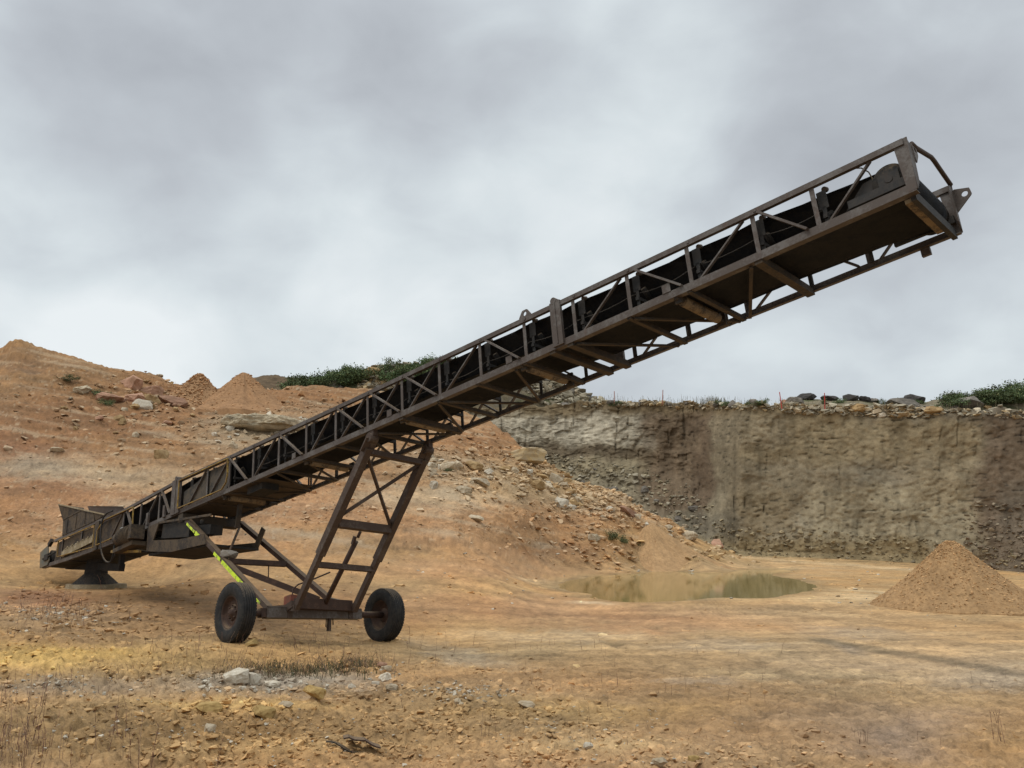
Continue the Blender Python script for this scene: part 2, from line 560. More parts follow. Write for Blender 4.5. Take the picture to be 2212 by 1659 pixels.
def poly_dist(X, Y, poly):
    """signed distance, negative inside"""
    inside = np.zeros(X.shape, bool); dmin = np.full(X.shape, 1e9)
    n = len(poly)
    for i in range(n):
        x1, y1 = poly[i]; x2, y2 = poly[(i + 1) % n]
        c = ((y1 > Y) != (y2 > Y)) & (X < (x2 - x1) * (Y - y1) / (y2 - y1 + 1e-12) + x1)
        inside ^= c
        ex, ey = x2 - x1, y2 - y1
        tt = np.clip(((X - x1) * ex + (Y - y1) * ey) / (ex * ex + ey * ey + 1e-12), 0, 1)
        dmin = np.minimum(dmin, (X - x1 - tt * ex) ** 2 + (Y - y1 - tt * ey) ** 2)
    d = np.sqrt(dmin)
    return np.where(inside, -d, d)


msk = (Yg > 24) & (Yg < 85) & (Xg > -6) & (Xg < 34)
pd = np.full(Xg.shape, 50.0)
pd[msk] = poly_dist(Xg[msk], Yg[msk], pond)
bank = 1 - sstep(0.0, 4.0, pd)
Zg = Zg + dz * (1 - .8 * bank)
wob = 0.35 * fbm(Xg / 1.2, Yg / 2.0, 71, 3)
Zg = np.where(pd < 6, Zg * (1 - bank) + bank * (POND_Z + np.clip((pd + wob) * 0.05, -.12, .3)), Zg)
# hollow the ground flat under wheels, footing slab
MACH = {}
GV = np.stack([Xg, Yg, Zg], -1)
PXg, PYg = pix(GV)

# ground colours: each patch is one flat colour, with a ragged edge
wx = PXg + 26 * fbm(Xg / 2.5, Yg / 2.5, 21, 4) * 1.6 + 34 * fbm(Xg / .5, (Yg + Zg) / .5, 23, 3); wy = PYg + 13 * fbm(Xg / 2.1 + 9, Yg / 2.1, 22, 4) * 1.6 + 15 * fbm(Xg / .45, (Yg + Zg) / .45, 24, 3)
col = np.empty(GV.shape); col[:] = (.36, .225, .098)


def patch(cx, cy, rx, ry, c, s=1.0, soft=0.75, ang=0.0):
    global col
    dx, dy = wx - cx, wy - cy
    ca, sa = math.cos(R(ang)), math.sin(R(ang))
    q = np.sqrt(((dx * ca + dy * sa) / rx) ** 2 + ((-dx * sa + dy * ca) / ry) ** 2)
    f = (s * (1 - sstep(1 - soft, 1 + soft, q)))[..., None]
    col = col * (1 - f) + np.array(c) * f


OCH, ORA, PAL, GRY, RED, BRN, SND = (.345, .228, .086), (.350, .198, .100), (.44, .335, .21), (.26, .225, .16), (.235, .115, .058), (.225, .132, .064), (.395, .265, .135)
patch(300, 1000, 900, 190, (.285, .155, .067), 1, .5)
patch(200, 880, 420, 90, (.225, .120, .050), .9)
patch(560, 860, 330, 60, (.245, .128, .055), .9)
patch(50, 1000, 260, 60, RED, .75, .8, 18)
patch(250, 1120, 380, 36, ORA, .7, .8, 10)
patch(330, 1035, 240, 30, PAL, .85, .8, 6)
patch(60, 1010, 110, 26, (.33, .275, .19), .6)
patch(700, 985, 200, 18, PAL, .6)
patch(560, 925, 120, 40, (.33, .275, .185), .7)
patch(120, 1130, 150, 30, ORA, .6)
patch(650, 1090, 330, 40, ORA, .75)
patch(960, 1075, 190, 26, PAL, .8)
patch(1000, 1010, 140, 35, (.30, .21, .12), .8)
patch(1050, 940, 130, 40, (.26, .135, .058), .9)
patch(1000, 1140, 220, 40, ORA, .6)
patch(1260, 1130, 200, 45, (.31, .175, .082), .9)
patch(1290, 1075, 110, 35, (.33, .24, .14), .7)
patch(1180, 1035, 130, 35, (.33, .235, .125), .8)
patch(1420, 1160, 120, 30, (.38, .235, .105), .9)
patch(1200, 1190, 180, 22, (.30, .165, .08), .8)
patch(1750, 1200, 330, 22, (.27, .185, .085), .9)
patch(1650, 1225, 260, 14, SND, .9)
patch(1050, 1230, 260, 25, ORA, .6)
patch(1050, 1310, 300, 26, ORA, .7)
patch(1500, 1340, 330, 26, ORA, .8)
patch(1850, 1330, 330, 40, SND, .7)
patch(1350, 1420, 420, 40, (.40, .275, .14), .7)
patch(2000, 1420, 330, 50, (.35, .26, .155), .8)
patch(1500, 1478, 90, 7, PAL, .8)
patch(1000, 1415, 120, 13, PAL, .7, .8, 12)
patch(500, 1310, 420, 55, (.235, .135, .062), .9)  # darker brown ground around and below the conveyor
patch(90, 1290, 110, 28, RED, .8)
patch(120, 1330, 170, 26, (.24, .165, .10), .6)
patch(250, 1440, 340, 40, (.315, .205, .08), .9)
patch(90, 1415, 190, 20, (.47, .31, .10), .9)
patch(180, 1480, 200, 22, (.26, .20, .125), .75)
patch(500, 1470, 130, 20, (.27, .225, .155), .7)
patch(650, 1475, 160, 22, (.28, .25, .19), .8)
patch(600, 1545, 560, 45, (.31, .205, .082), .85)
patch(500, 1520, 170, 13, (.48, .33, .12), .8)
patch(350, 1600, 560, 60, (.265, .172, .070), .9)
patch(950, 1560, 330, 50, (.285, .182, .076), .85)
patch(1000, 1500, 110, 22, (.30, .20, .09), .8)
patch(1350, 1540, 300, 40, OCH, .8)
patch(1640, 1580, 330, 50, (.30, .195, .092), .8)
patch(2050, 1500, 300, 40, (.39, .26, .115), .7)
patch(2150, 1470, 120, 25, (.36, .29, .19), .7)
patch(1980, 1590, 170, 50, (.28, .21, .14), .7)
patch(2140, 1600, 130, 40, (.38, .225, .08), .7)
patch(1850, 1365, 130, 9, (.26, .20, .14), .5, .9, 4)
patch(40, 792, 62, 11, (.055, .05, .048), .9, .5, 6)  # near-black patch high on the left ridge
patch(260, 1350, 260, 30, (.215, .135, .066), .7)  # darker brown ground in front of the conveyor's left half
patch(330, 1555, 330, 26, (.235, .152, .062), .8)
patch(700, 1585, 200, 20, (.24, .155, .064), .7)
patch(620, 1610, 240, 12, (.42, .29, .125), .6)
patch(1130, 1560, 120, 16, (.25, .165, .075), .7)
patch(1290, 1610, 150, 14, (.44, .31, .14), .6)
patch(1420, 1500, 200, 14, (.29, .20, .10), .6)
patch(1700, 1460, 220, 16, (.44, .32, .165), .7)
patch(1900, 1290, 260, 12, (.47, .335, .18), .7)
patch(1350, 1370, 200, 12, (.30, .21, .12), .6)
patch(1150, 1375, 220, 12, (.43, .315, .18), .6)
patch(1560, 1395, 160, 12, (.31, .23, .145), .6)
patch(1800, 1540, 200, 26, (.31, .215, .115), .7)
patch(60, 770, 240, 48, (.25, .142, .066), .85)
patch(150, 905, 200, 40, (.215, .112, .052), .7)
patch(430, 1010, 160, 40, (.255, .150, .072), .6)
# damp wheel tracks
for (x1, y1, x2, y2, hw, c, s) in ((1740, 1378, 2240, 1462, 6, (.165, .125, .075), .85), (1800, 1395, 1870, 1412, 6, (.21, .17, .125), .7),
                                   (1000, 1322, 1500, 1336, 4, (.24, .13, .06), .5), (1500, 1300, 2212, 1352, 5, (.27, .175, .085), .55),
                                   (1600, 1318, 2212, 1372, 4, (.27, .175, .085), .5), (1560, 1200, 2000, 1232, 3, (.50, .36, .20), .6),
                                   (1100, 1245, 1200, 1262, 3, (.47, .32, .17), .6), (1230, 1300, 1330, 1303, 2.5, (.52, .40, .26), .7)):
    L = math.hypot(x2 - x1, y2 - y1); ex, ey = (x2 - x1) / L, (y2 - y1) / L
    wy2 = PYg + 5 * fbm(Xg / 1.4, Yg / 1.4, 44, 3)
    al = (PXg - x1) * ex + (wy2 - y1) * ey; ac = -(PXg - x1) * ey + (wy2 - y1) * ex
    f = (s * (1 - sstep(hw * .4, hw * 1.8, np.abs(ac))) * sstep(-30, 40, al) * (1 - sstep(L - 40, L + 30, al)))[..., None]
    col = col * (1 - f) + np.array(c) * f
col *= 1 - .20 * np.clip(RUT, -.6, 1.2)[..., None]
# damp rim of the pond
f = (.75 * (1 - sstep(0.1, 1.3, pd + wob)))[..., None]
col = col * (1 - f) + np.array((.25, .175, .085)) * f
# streaks along the graded floor, mottling everywhere
st = fbm(u / 9, v_ / .55, 31, 4)
flat = (1 - slope)[..., None]
col *= 1 + flat * (0.46 * st * sstep(8, 16, Yg))[..., None]
mo = fbm(Xg / 1.7, Yg / 1.7 + Zg, 33, 4)[..., None]
mf = fbm(Xg / .33, (Yg + Zg * 2) / .33, 34, 3)[..., None]
col *= 1 + 0.34 * mo + 0.36 * mf * np.array([1.0, 1.0, .95])
col *= 1 + (slope * .42 * fbm((Xg + Yg * .3) / 4, Zg / .5, 36, 4))[..., None]
stk = (slope * .55 * sstep(.12, .42, fbm((Xg + .5 * Yg + 3 * Zg) / 6, (Zg + .12 * Xg) / .55, 38, 4)))[..., None]
col = col * (1 - stk) + np.array((.40, .30, .19)) * stk
spk = (slope * .6 * sstep(.30, .5, fbm(Xg / .4, (Zg * 2 + Yg) / .4, 39, 3)))[..., None]
col = col * (1 - spk) + np.array((.44, .33, .21)) * spk
col *= 1 - (slope * .4 * sstep(.28, .5, fbm(Xg / .55 + 9, (Zg * 2 + Yg) / .3, 43, 3)))[..., None]
hu = fbm(Xg / 4.0, Yg / 4.0, 35, 3)[..., None]
col = col * (1 + hu * np.array([.12, 0, -.16]))
lum = col @ np.array([.3, .55, .15])
col = col * .96 + lum[..., None] * .04
col *= 1 + (nearf * .32 * fbm(Xg / .11, Yg / .11, 37, 3))[..., None]
fgd = sstep(1390, 1500, PYg)[..., None]
col *= np.array([1.12, 1.055, .99]) * (1 - fgd * np.array([.05, .045, -.06])) * (1 - .10 * slope * sstep(1100, 850, PXg))[..., None]
col = np.clip(col, .02, .75)


def flatten(P, rad, z):
    d = np.hypot(GV[..., 0] - P[0], GV[..., 1] - P[1])
    f = 1 - sstep(rad * .7, rad * 2.2, d)
    GV[..., 2] = GV[..., 2] * (1 - f) + z * f


# the machine stands in this frame: along the belt, across it, up from it
A_ = np.array([0.71346214, -0.67594124, 0.18459472]); W_ = np.array([0.69725649, 0.7109448, -0.09160176]); N_ = np.array([-0.06931925, 0.19406425, 0.97853662])
P0 = np.array([-4.77325855, 17.73154632, 1.42660363 + EYE])
BW = 1.437


def mach(s, wd, n):
    return P0 + A_ * s + W_ * wd + N_ * n


HUBL, HUBR, TR = (0.36, -1.0, -2.915), (0.47, 2.29, -2.86), 0.535
for hub in (HUBL, HUBR):
    p = mach(hub[0], hub[1], hub[2] - TR + .012)
    flatten(p, .45, p[2])
SLAB = unp(205, 1268, 25.4)
flatten(SLAB, 1.7, SLAB[2] - .03)
ground = link('ground', np_mesh('ground', GV.reshape(-1, 3), grid_faces(NR, NC), col.reshape(-1, 3), True), 'soil')
tag(ground, kind='structure')
PXg, PYg = pix(GV)
gflat = GV.reshape(-1, 3); gpx = PXg.ravel(); gpy = PYg.ravel(); gcol = col.reshape(-1, 3)


def ground_at(x, y):
    """the visible point of the ground seen at this place of the photograph"""
    d = (gpx - x) ** 2 + (gpy - y) ** 2
    idx = np.argpartition(d, 12)[:12]
    idx = idx[d[idx] < d[idx].min() + 25]
    i = idx[np.argmin(gflat[idx, 1])]
    return gflat[i].copy()


# pond
bm = bmesh.new()
bm.faces.new([bm.verts.new((x, y, POND_Z)) for x, y in pond + (pond - pond.mean(0)) * .03])
bmesh.ops.triangulate(bm, faces=bm.faces[:])
me = bpy.data.meshes.new('pond'); bm.to_mesh(me); bm.free()
tag(link('pond', me, 'muddy_water'), kind='structure')

# ------------------------------------------------------------------ quarry face and hills behind
CL = {860: [(1180, 86), (1000, 100), (950, 102), (912, 102.5), (884, 103)],
      960: [(1190, 84), (1000, 98), (950, 100), (910, 100.5), (882, 101)],
      1100: [(1200, 86), (1000, 97), (960, 99), (915, 99.5), (880, 100)],
      1180: [(1220, 84), (1015, 95), (968, 97), (920, 97.5), (876, 98)],
      1300: [(1230, 80), (1055, 90), (985, 93), (925, 93.5), (869, 94)],
      1400: [(1240, 78), (1090, 86), (1000, 90), (930, 90.5), (868, 91)],
      1480: [(1240, 74), (1125, 82), (1030, 87), (940, 88), (870, 89)],
      1535: [(1205, 72), (1165, 79), (1060, 83), (950, 84.5), (872, 86)],
      1600: [(1225, 74), (1188, 77), (1080, 78), (960, 79), (873, 80)],
      1900: [(1240, 72), (1200, 73), (1100, 74), (980, 75), (878, 76)],
      2130: [(1270, 68), (1234, 69), (1120, 70), (1000, 71), (886, 72)],
      2212: [(1275, 66), (1240, 67), (1120, 69), (1000, 70), (888, 71)],
      2950: [(1300, 60), (1264, 61), (1140, 62), (1010, 63), (892, 64)]}


def sheet(table, xa, xb, dx, cnt, extra=()):
    """rows of (row, depth) per column, then extra (depth step, height step) rows behind the crest"""
    cxs = np.array(sorted(table)); x = np.arange(xa, xb, dx)
    K = len(table[cxs[0]])
    Yk = np.array([np.interp(x, cxs, [table[c][k][1] for c in cxs]) for k in range(K)])
    yk = np.array([np.interp(x, cxs, [table[c][k][0] for c in cxs]) for k in range(K)])
    Zk = unp(x[None, :], yk, Yk)[2]
    for (dY, dZ) in extra:
        Yk = np.vstack([Yk, Yk[-1:] + dY]); Zk = np.vstack([Zk, Zk[-1:] + dZ])
    Yo, Zo = [], []
    for k, n in enumerate(cnt):
        for i in range(n):
            f = i / n
            Yo.append(Yk[k] * (1 - f) + Yk[k + 1] * f); Zo.append(Zk[k] * (1 - f) + Zk[k + 1] * f)
    Yo.append(Yk[-1]); Zo.append(Zk[-1])
    Yo, Zo = np.array(Yo), np.array(Zo)
    Xo = (x[None, :] - CX) / F * (cp * Yo + sp * (Zo - EYE))
    return Xo, Yo, Zo


Xc, Yc, Zc = sheet(CL, 860, 2940, 2.6, (24, 44, 44, 40, 8, 12), ((4, .2), (40, 1.0)))
nface = 24 + 44 + 44 + 40
row = np.arange(Xc.shape[0])[:, None] * np.ones(Xc.shape)
face = sstep(10, 30, row) * (1 - sstep(nface - 4, nface + 2, row))
cpx, cpy = pix(np.stack([Xc, Yc, Zc], -1))
left = 1 - sstep(1490, 1550, cpx)
mid = Xc.shape[0] // 3
along = np.concatenate([[0], np.cumsum(np.hypot(np.diff(Xc[mid]), np.diff(Yc[mid])))])[None, :] + 0 * Yc
dY = 0.9 * fbm(along / 9, Zc / 9, 50, 3) + .35 * fbm(along / 2.2, Zc / 3.5, 51, 4)
led = np.floor(Zc / .62 + .9 * fbm(along / 5, Zc / 4, 52, 2) + .6 * n2d(along / 1.3, Zc / 8, 53))
bj = np.floor(along / 1.25 + 1.1 * n2d(along / 3, Zc / 2.6, 72)); bk = np.floor(Zc / .8 + .9 * n2d(along / 2.2, Zc / 3, 73) + .37 * (bj % 3))
dY += (.09 + .26 * left) * (_h(bj, bk, 0, 9) - .5) + .06 * n2d(along / .45, Zc / .4, 74)
dY += .13 * (_h(led, np.floor(along / 1.1 + .8 * n2d(along / 2, led, 57)), 0, 5) - .5) * (0.6 + .8 * left)
cr = np.abs(n2d(along / 1.3, Zc / 26, 54) + .05 * n2d(along, Zc / 1.2, 70))
crack = (1 - sstep(0.0, .10, cr)) * sstep(.05, .35, fbm(along / 2.4, Zc / 2.0, 58, 3) + .05 + .15 * left)
dY += (.14 + .16 * left + .3 * (cpx > 1545) * (cpx < 1660) * (cpy > 1060)) * crack * (1 - sstep(1000, 1040, cpy) * left)
dY += .15 * np.abs(fbm(along / .9, Zc / .6, 55, 4)) + .20 * np.abs(fbm(along / 3, Zc / 3, 69, 3))
tal = sstep(8, 24, row) * (1 - sstep(24 + 20, 24 + 44, row)) * left
Yc = Yc + dY * face
Zc = Zc + tal * .5 * fbm(Xc / 1.0, Yc / 1.0, 56, 3) + (1 - sstep(0, 3, np.abs(row - nface))) * (.85 * fbm(Xc / 2.2, Yc * 0, 59, 4)) + (row > nface) * .35 * fbm(Xc / 2.5, Yc / 2.5, 60, 3)
CV = np.stack([Xc, Yc, Zc], -1)
cpx, cpy = pix(CV)
cwx = cpx + 40 * fbm(along / 3, Zc / 3, 61, 4); cwy = cpy + 24 * fbm(along / 2.5, Zc / 2.5, 62, 4)
cc = np.empty(CV.shape); cc[:] = (.240, .193, .122)


def cpatch(x0, x1, y0, y1, c, s=1.0, sx=25, sy=14):
    global cc
    f = (s * sstep(x0 - sx, x0 + sx, cwx) * (1 - sstep(x1 - sx, x1 + sx, cwx)) * sstep(y0 - sy, y0 + sy, cwy) * (1 - sstep(y1 - sy, y1 + sy, cwy)))[..., None]
    cc = cc * (1 - f) + np.array(c) * f


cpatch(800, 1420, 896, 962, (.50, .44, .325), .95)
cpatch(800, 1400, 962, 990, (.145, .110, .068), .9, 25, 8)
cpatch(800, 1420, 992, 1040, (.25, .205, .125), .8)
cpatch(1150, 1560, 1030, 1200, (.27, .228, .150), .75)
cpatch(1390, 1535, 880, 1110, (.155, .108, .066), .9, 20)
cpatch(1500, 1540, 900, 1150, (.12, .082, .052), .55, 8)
cpatch(1440, 1600, 1110, 1190, (.145, .125, .088), .6)
cpatch(1600, 2100, 880, 1000, (.245, .185, .10), .6)
cpatch(1750, 2100, 1050, 1180, (.33, .275, .175), .75)
cpatch(1640, 1760, 1120, 1170, (.32, .275, .19), .7)
cpatch(1560, 1700, 900, 960, (.29, .235, .15), .6)
cpatch(1840, 1960, 1000, 1050, (.20, .168, .115), .6)
cpatch(1990, 2110, 960, 1100, (.27, .215, .13), .6)
cpatch(1600, 1720, 1060, 1150, (.20, .150, .082), .5)
cpatch(2120, 3000, 890, 1300, (.165, .115, .075), .8)
cpatch(2150, 3000, 1040, 1300, (.19, .155, .11), .5)
cpatch(1500, 2000, 1165, 1300, (.265, .195, .095), .7)
cpatch(1000, 3000, 860, 893, (.205, .148, .078), .7)
cpatch(1850, 3000, 870, 905, (.15, .128, .095), .6)
cc *= 1 + (.34 * fbm(along / 1.6, Zc / 2.4, 63, 4) + .28 * fbm(along / .5, Zc / .28, 64, 3) + .25 * fbm(along / 7, Zc / 6, 66, 2) + .34 * fbm(along / .8, Zc / 8, 67, 4))[..., None]
fleck_shade = sstep(.26, .50, fbm(along / .8, Zc / .24, 65, 3) + .22 * fbm(along / 5, Zc / 3, 68, 2) - .10 * sstep(12, 15, Zc))[..., None] * .6 * face[..., None]
Yc += .12 * fleck_shade[..., 0]; CV[..., 1] = Yc
cc *= 1 - fleck_shade  # small ledge shadows painted into the rock colour as dark flecks
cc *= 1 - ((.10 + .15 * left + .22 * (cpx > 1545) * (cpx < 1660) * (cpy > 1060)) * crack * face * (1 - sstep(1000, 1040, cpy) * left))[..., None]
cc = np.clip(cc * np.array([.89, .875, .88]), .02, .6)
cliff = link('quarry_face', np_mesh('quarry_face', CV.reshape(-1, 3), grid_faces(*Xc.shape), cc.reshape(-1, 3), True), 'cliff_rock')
tag(cliff, kind='structure')
cflat, cfx, cfy = CV.reshape(-1, 3), cpx.ravel(), cpy.ravel()


def hill(name, table, xa, xb, dx, cnt, extra, base, seed, amp, tint=()):
    X, Y, Z = sheet(table, xa, xb, dx, cnt, extra)
    Z = Z + amp * (fbm(X / 5, Y / 5, seed, 3) + .6 * np.abs(fbm(X / 1.2, Y / 1.2 + Z / 1.2, seed + 1, 3)))
    V = np.stack([X, Y, Z], -1)
    c = np.empty(V.shape); c[:] = base
    for k, (c2, s, sc) in enumerate(tint):
        f = (s * sstep(.0, .4, fbm(X / sc, (Y + Z) / sc, seed + 5 + k, 3)))[..., None]
        c = c * (1 - f) + np.array(c2) * f
    c = np.clip(c * (1 + .5 * fbm(X / .8, (Z + Y) / .8, seed + 9, 3)[..., None]), .01, .6)
    o = link(name, np_mesh(name, V.reshape(-1, 3), grid_faces(*X.shape), c.reshape(-1, 3), True), 'far_soil')
    tag(o, kind='structure')
    return V


def crest(pts, ycrest, dbase, Yfront, front=95):
    return {x: [(y + dbase, Yfront), (y + dbase * .35, ycrest - 3), (y, ycrest)] for x, y in pts}


spoil = hill('spoil_hill', crest([(540, 880), (600, 850), (640, 834), (700, 829), (767, 817), (801, 804), (833, 795), (855, 790), (882, 789), (906, 786), (931, 779), (992, 779), (1040, 782), (1100, 796),
                                  (1160, 812), (1210, 830), (1255, 846), (1290, 866), (1340, 886)], 106, 130, 101.5), 545, 1335, 3, (24, 20, 10), ((14, -3),),
             (.17, .135, .085), 80, .5, (((.20, .175, .14), .8, 3), ((.075, .085, .035), .75, 4)))
hill('far_hill', crest([(430, 850), (520, 826), (570, 810), (610, 814), (650, 818), (700, 832), (760, 850), (900, 880)], 135, 60, 128), 430, 900, 4, (14, 14, 8), ((20, -4),), (.115, .078, .045), 90, .5)
bank_pts = [(1640, 890), (1690, 870), (1740, 862), (1850, 864), (1910, 874), (1950, 868), (2000, 870), (2060, 858), (2120, 852), (2170, 849), (2230, 846), (2940, 835)]
bank_hill = hill('bank_hill', {x: [(892, 80.5), (min(y + 10, 889), 82), (y, 87)] for x, y in bank_pts}, 1640, 2940, 3, (14, 16, 8), ((16, -2),), (.17, .138, .085), 100, .22,
                 (((.065, .078, .03), .85, 3.2), ((.20, .16, .11), .6, 2)))


def surf_at(V, x, y):
    q = V.reshape(-1, 3); a, b_ = pix(q)
    d = (a - x) ** 2 + (b_ - y) ** 2
    idx = np.argpartition(d, 8)[:8]
    return q[idx[np.argmin(q[idx, 1])]].copy()


# ------------------------------------------------------------------ piles
def pile(name, apex_px, Y, zb, height, rad, stretch, colr, seed, label, group, nst=1500, gs=(.015, .06), sag=.12):
    P = unp(apex_px[0], apex_px[1], Y)
    hgt = P[2] - zb
    NA, NRr = 200, 90
    th = np.linspace(0, 2 * np.pi, NA, endpoint=False)
    r = np.linspace(0, 1.35, NRr)
    TH, RR = np.meshgrid(th, r)
    rd = rad * (1 + .06 * n2d(np.cos(TH) * 5 + seed, np.sin(TH) * 5, seed + 40) + .10 * n2d(np.cos(TH) * 1.6 + seed, np.sin(TH) * 1.6, seed))
    X = np.cos(TH) * RR * rd * (1 + (stretch - 1) * (np.cos(TH) > 0) * np.abs(np.cos(TH)))
    Yy = np.sin(TH) * RR * rd
    prof = np.where(RR < 1, (1 - RR) - sag * np.sin(np.pi * np.clip(RR, 0, 1)) , -(RR - 1) * 3.0)
    prof = np.where(RR < .14, prof - .5 * (.14 - RR) ** 2 / .14, prof)
    Z = zb + hgt * prof + (.055 * fbm(X / .5, Yy / .5, seed + 3, 3) + .05 * np.abs(fbm(X / .16, Yy / .16, seed + 4, 2))) * np.clip(RR * 4, .3, 1) + .05 * hgt * fbm(np.cos(TH) * 2.4, np.sin(TH) * 2.4 + RR, seed + 5, 2) * np.clip(RR * 3, 0, 1)
    V = np.stack([X, Yy, Z - zb], -1)
    c = np.empty(V.shape); c[:] = colr
    c = np.clip(c * (1 + .28 * fbm(X / .7, Yy / .7, seed + 6, 3) + .35 * fbm(X / .12, Yy / .12, seed + 7, 2))[..., None], .02, .7)
    i = np.arange((NRr - 1) * NA); rr_ = i // NA; a_ = i % NA; b2 = (a_ + 1) % NA
    fc = np.stack([rr_ * NA + a_, rr_ * NA + b2, (rr_ + 1) * NA + b2, (rr_ + 1) * NA + a_], 1)
    tri = np.concatenate([fc[:, [0, 1, 2]], fc[:, [0, 2, 3]]])
    Vs, Fs, Cs = [V.reshape(-1, 3)], [tri], [c.reshape(-1, 3)]
    pick = rng.integers(NA * 3, NA * (NRr - 8), nst)
    sz = gs[0] + (gs[1] - gs[0]) * rng.random(nst) ** 3
    sv, sf, scl = scatter(V.reshape(-1, 3)[pick], sz, np.array(colr)[None] * (1.05 + .85 * rng.random((nst, 1))))
    o = link(name, np_mesh(name, np.concatenate([Vs[0], sv]), np.concatenate([tri, sf + NA * NRr]), np.concatenate([Cs[0], scl]), False), 'stones')
    o.location = (P[0], Y, zb)
    tag(o, label, 'pile', group)
    return o


HV = [hull_arrays(rng.integers(9, 13), 500 + i, (1, .85, .6), .25) for i in range(16)]


def scatter(P, size, cols, flat=(0.5, 0.9), sink=.25):
    """many little stones as one soup: centres, radii, colours"""
    n = len(P); Vs, Fs, Cs = [], [], []; off = 0
    which = rng.integers(0, len(HV), n)
    for k, (hv, hf) in enumerate(HV):
        idx = np.nonzero(which == k)[0]
        if not len(idx): continue
        m_ = len(idx)
        th = rng.random(m_) * 2 * np.pi; tl = rng.normal(size=m_) * .35
        c, s = np.cos(th), np.sin(th); ct, stt = np.cos(tl), np.sin(tl)
        v = hv[None].repeat(m_, 0) * np.stack([np.ones(m_), .7 + .5 * rng.random(m_), flat[0] + (flat[1] - flat[0]) * rng.random(m_)], 1)[:, None]
        y1 = v[..., 1] * ct[:, None] - v[..., 2] * stt[:, None]; z1 = v[..., 1] * stt[:, None] + v[..., 2] * ct[:, None]
        x2 = v[..., 0] * c[:, None] - y1 * s[:, None]; y2 = v[..., 0] * s[:, None] + y1 * c[:, None]
        vv = np.stack([x2, y2, z1 + sink], -1) * size[idx][:, None, None] + P[idx][:, None]
        Vs.append(vv.reshape(-1, 3)); Fs.append((hf[None] + (np.arange(m_) * len(hv))[:, None, None]).reshape(-1, 3) + off)
        Cs.append(np.repeat(cols[idx], len(hv), 0)); off += m_ * len(hv)
    return np.concatenate(Vs), np.concatenate(Fs), np.concatenate(Cs)


pile('gravel_pile', (2050, 1157), 28.5, -.14, 0, 2.6, 1.0, (.315, .190, .090), 3, 'tall cone of tan gravel at the right beside the muddy pond', None, 6500, (.010, .046), .07)
SCP = ground_at(1400, 1184)
pile('dirt_pile', (1402, 1124), SCP[1] + 1.1, SCP[2] - 1.9, 0, 4.6, 1.5, (.385, .235, .115), 11, 'low orange sand cone at the foot of the rubble mound beyond the pond', None, 700, (.015, .05))
pile('dirt_pile', (432, 800), 69, unp(432, 905, 69)[2], 0, 4.7, 1.0, (.30, .172, .086), 17, 'heap of orange broken stone on the left ridge', None, 3200, (.05, .17))
pile('dirt_pile', (528, 797), 69.5, unp(528, 905, 69.5)[2], 0, 5.3, 1.1, (.30, .165, .080), 23, 'smooth orange dirt cone on the ridge to the right of the stony heap', None, 900, (.03, .11))

# ------------------------------------------------------------------ loose stones and clods
ok = (gflat[:, 1] > 4.5) & (gpx > -250) & (gpx < 2460)


def dens(*zones):
    d = np.zeros(len(gpx))
    for (cx, cy, rx, ry, wgt) in zones:
        q = ((gpx - cx) / rx) ** 2 + ((gpy - cy) / ry) ** 2
        d += wgt * np.exp(-q)
    return d * ok


def stuff_stones(name, n, d, pxr, colf, flat=(.5, .9), sink=.2, hide_near=None):
    d = d * np.exp(2.6 * fbm(gflat[:, 0] / 1.7, (gflat[:, 1] + gflat[:, 2]) / 1.7, 300 + n % 7, 3))
    p = d / d.sum()
    idx = rng.choice(len(gpx), n, p=p)
    sz = (pxr[0] + (pxr[1] - pxr[0]) * rng.random(n) ** 4) * gflat[idx, 1] / F / 1.7
    P = gflat[idx] + rng.normal(size=(n, 3)) * np.array([.03, .03, 0]) * gflat[idx, 1:2] / 12
    keep = np.ones(n, bool)
    mk = (P[:, 1] > 24) & (P[:, 1] < 85)
    kd = np.full(n, 9.); kd[mk] = poly_dist(P[mk, 0], P[mk, 1], pond); keep &= kd > .15
    P, sz, idx = P[keep], sz[keep], idx[keep]
    sv, sf, scl = scatter(P, sz, np.clip(colf(idx), .02, .7), flat, sink)
    o = link(name, np_mesh(name, sv, sf, scl, False), 'stones')
    tag(o, kind='stuff')


def cpale(i):
    k = rng.random((len(i), 1))
    return 1.12 * gcol[i] * (.9 + .5 * rng.random((len(i), 1))) * (1 - k * .75) + k * .75 * np.array([[.52, .40, .26]])


def csoil(i):
    return gcol[i] * (1.0 + .55 * rng.random((len(i), 1)))


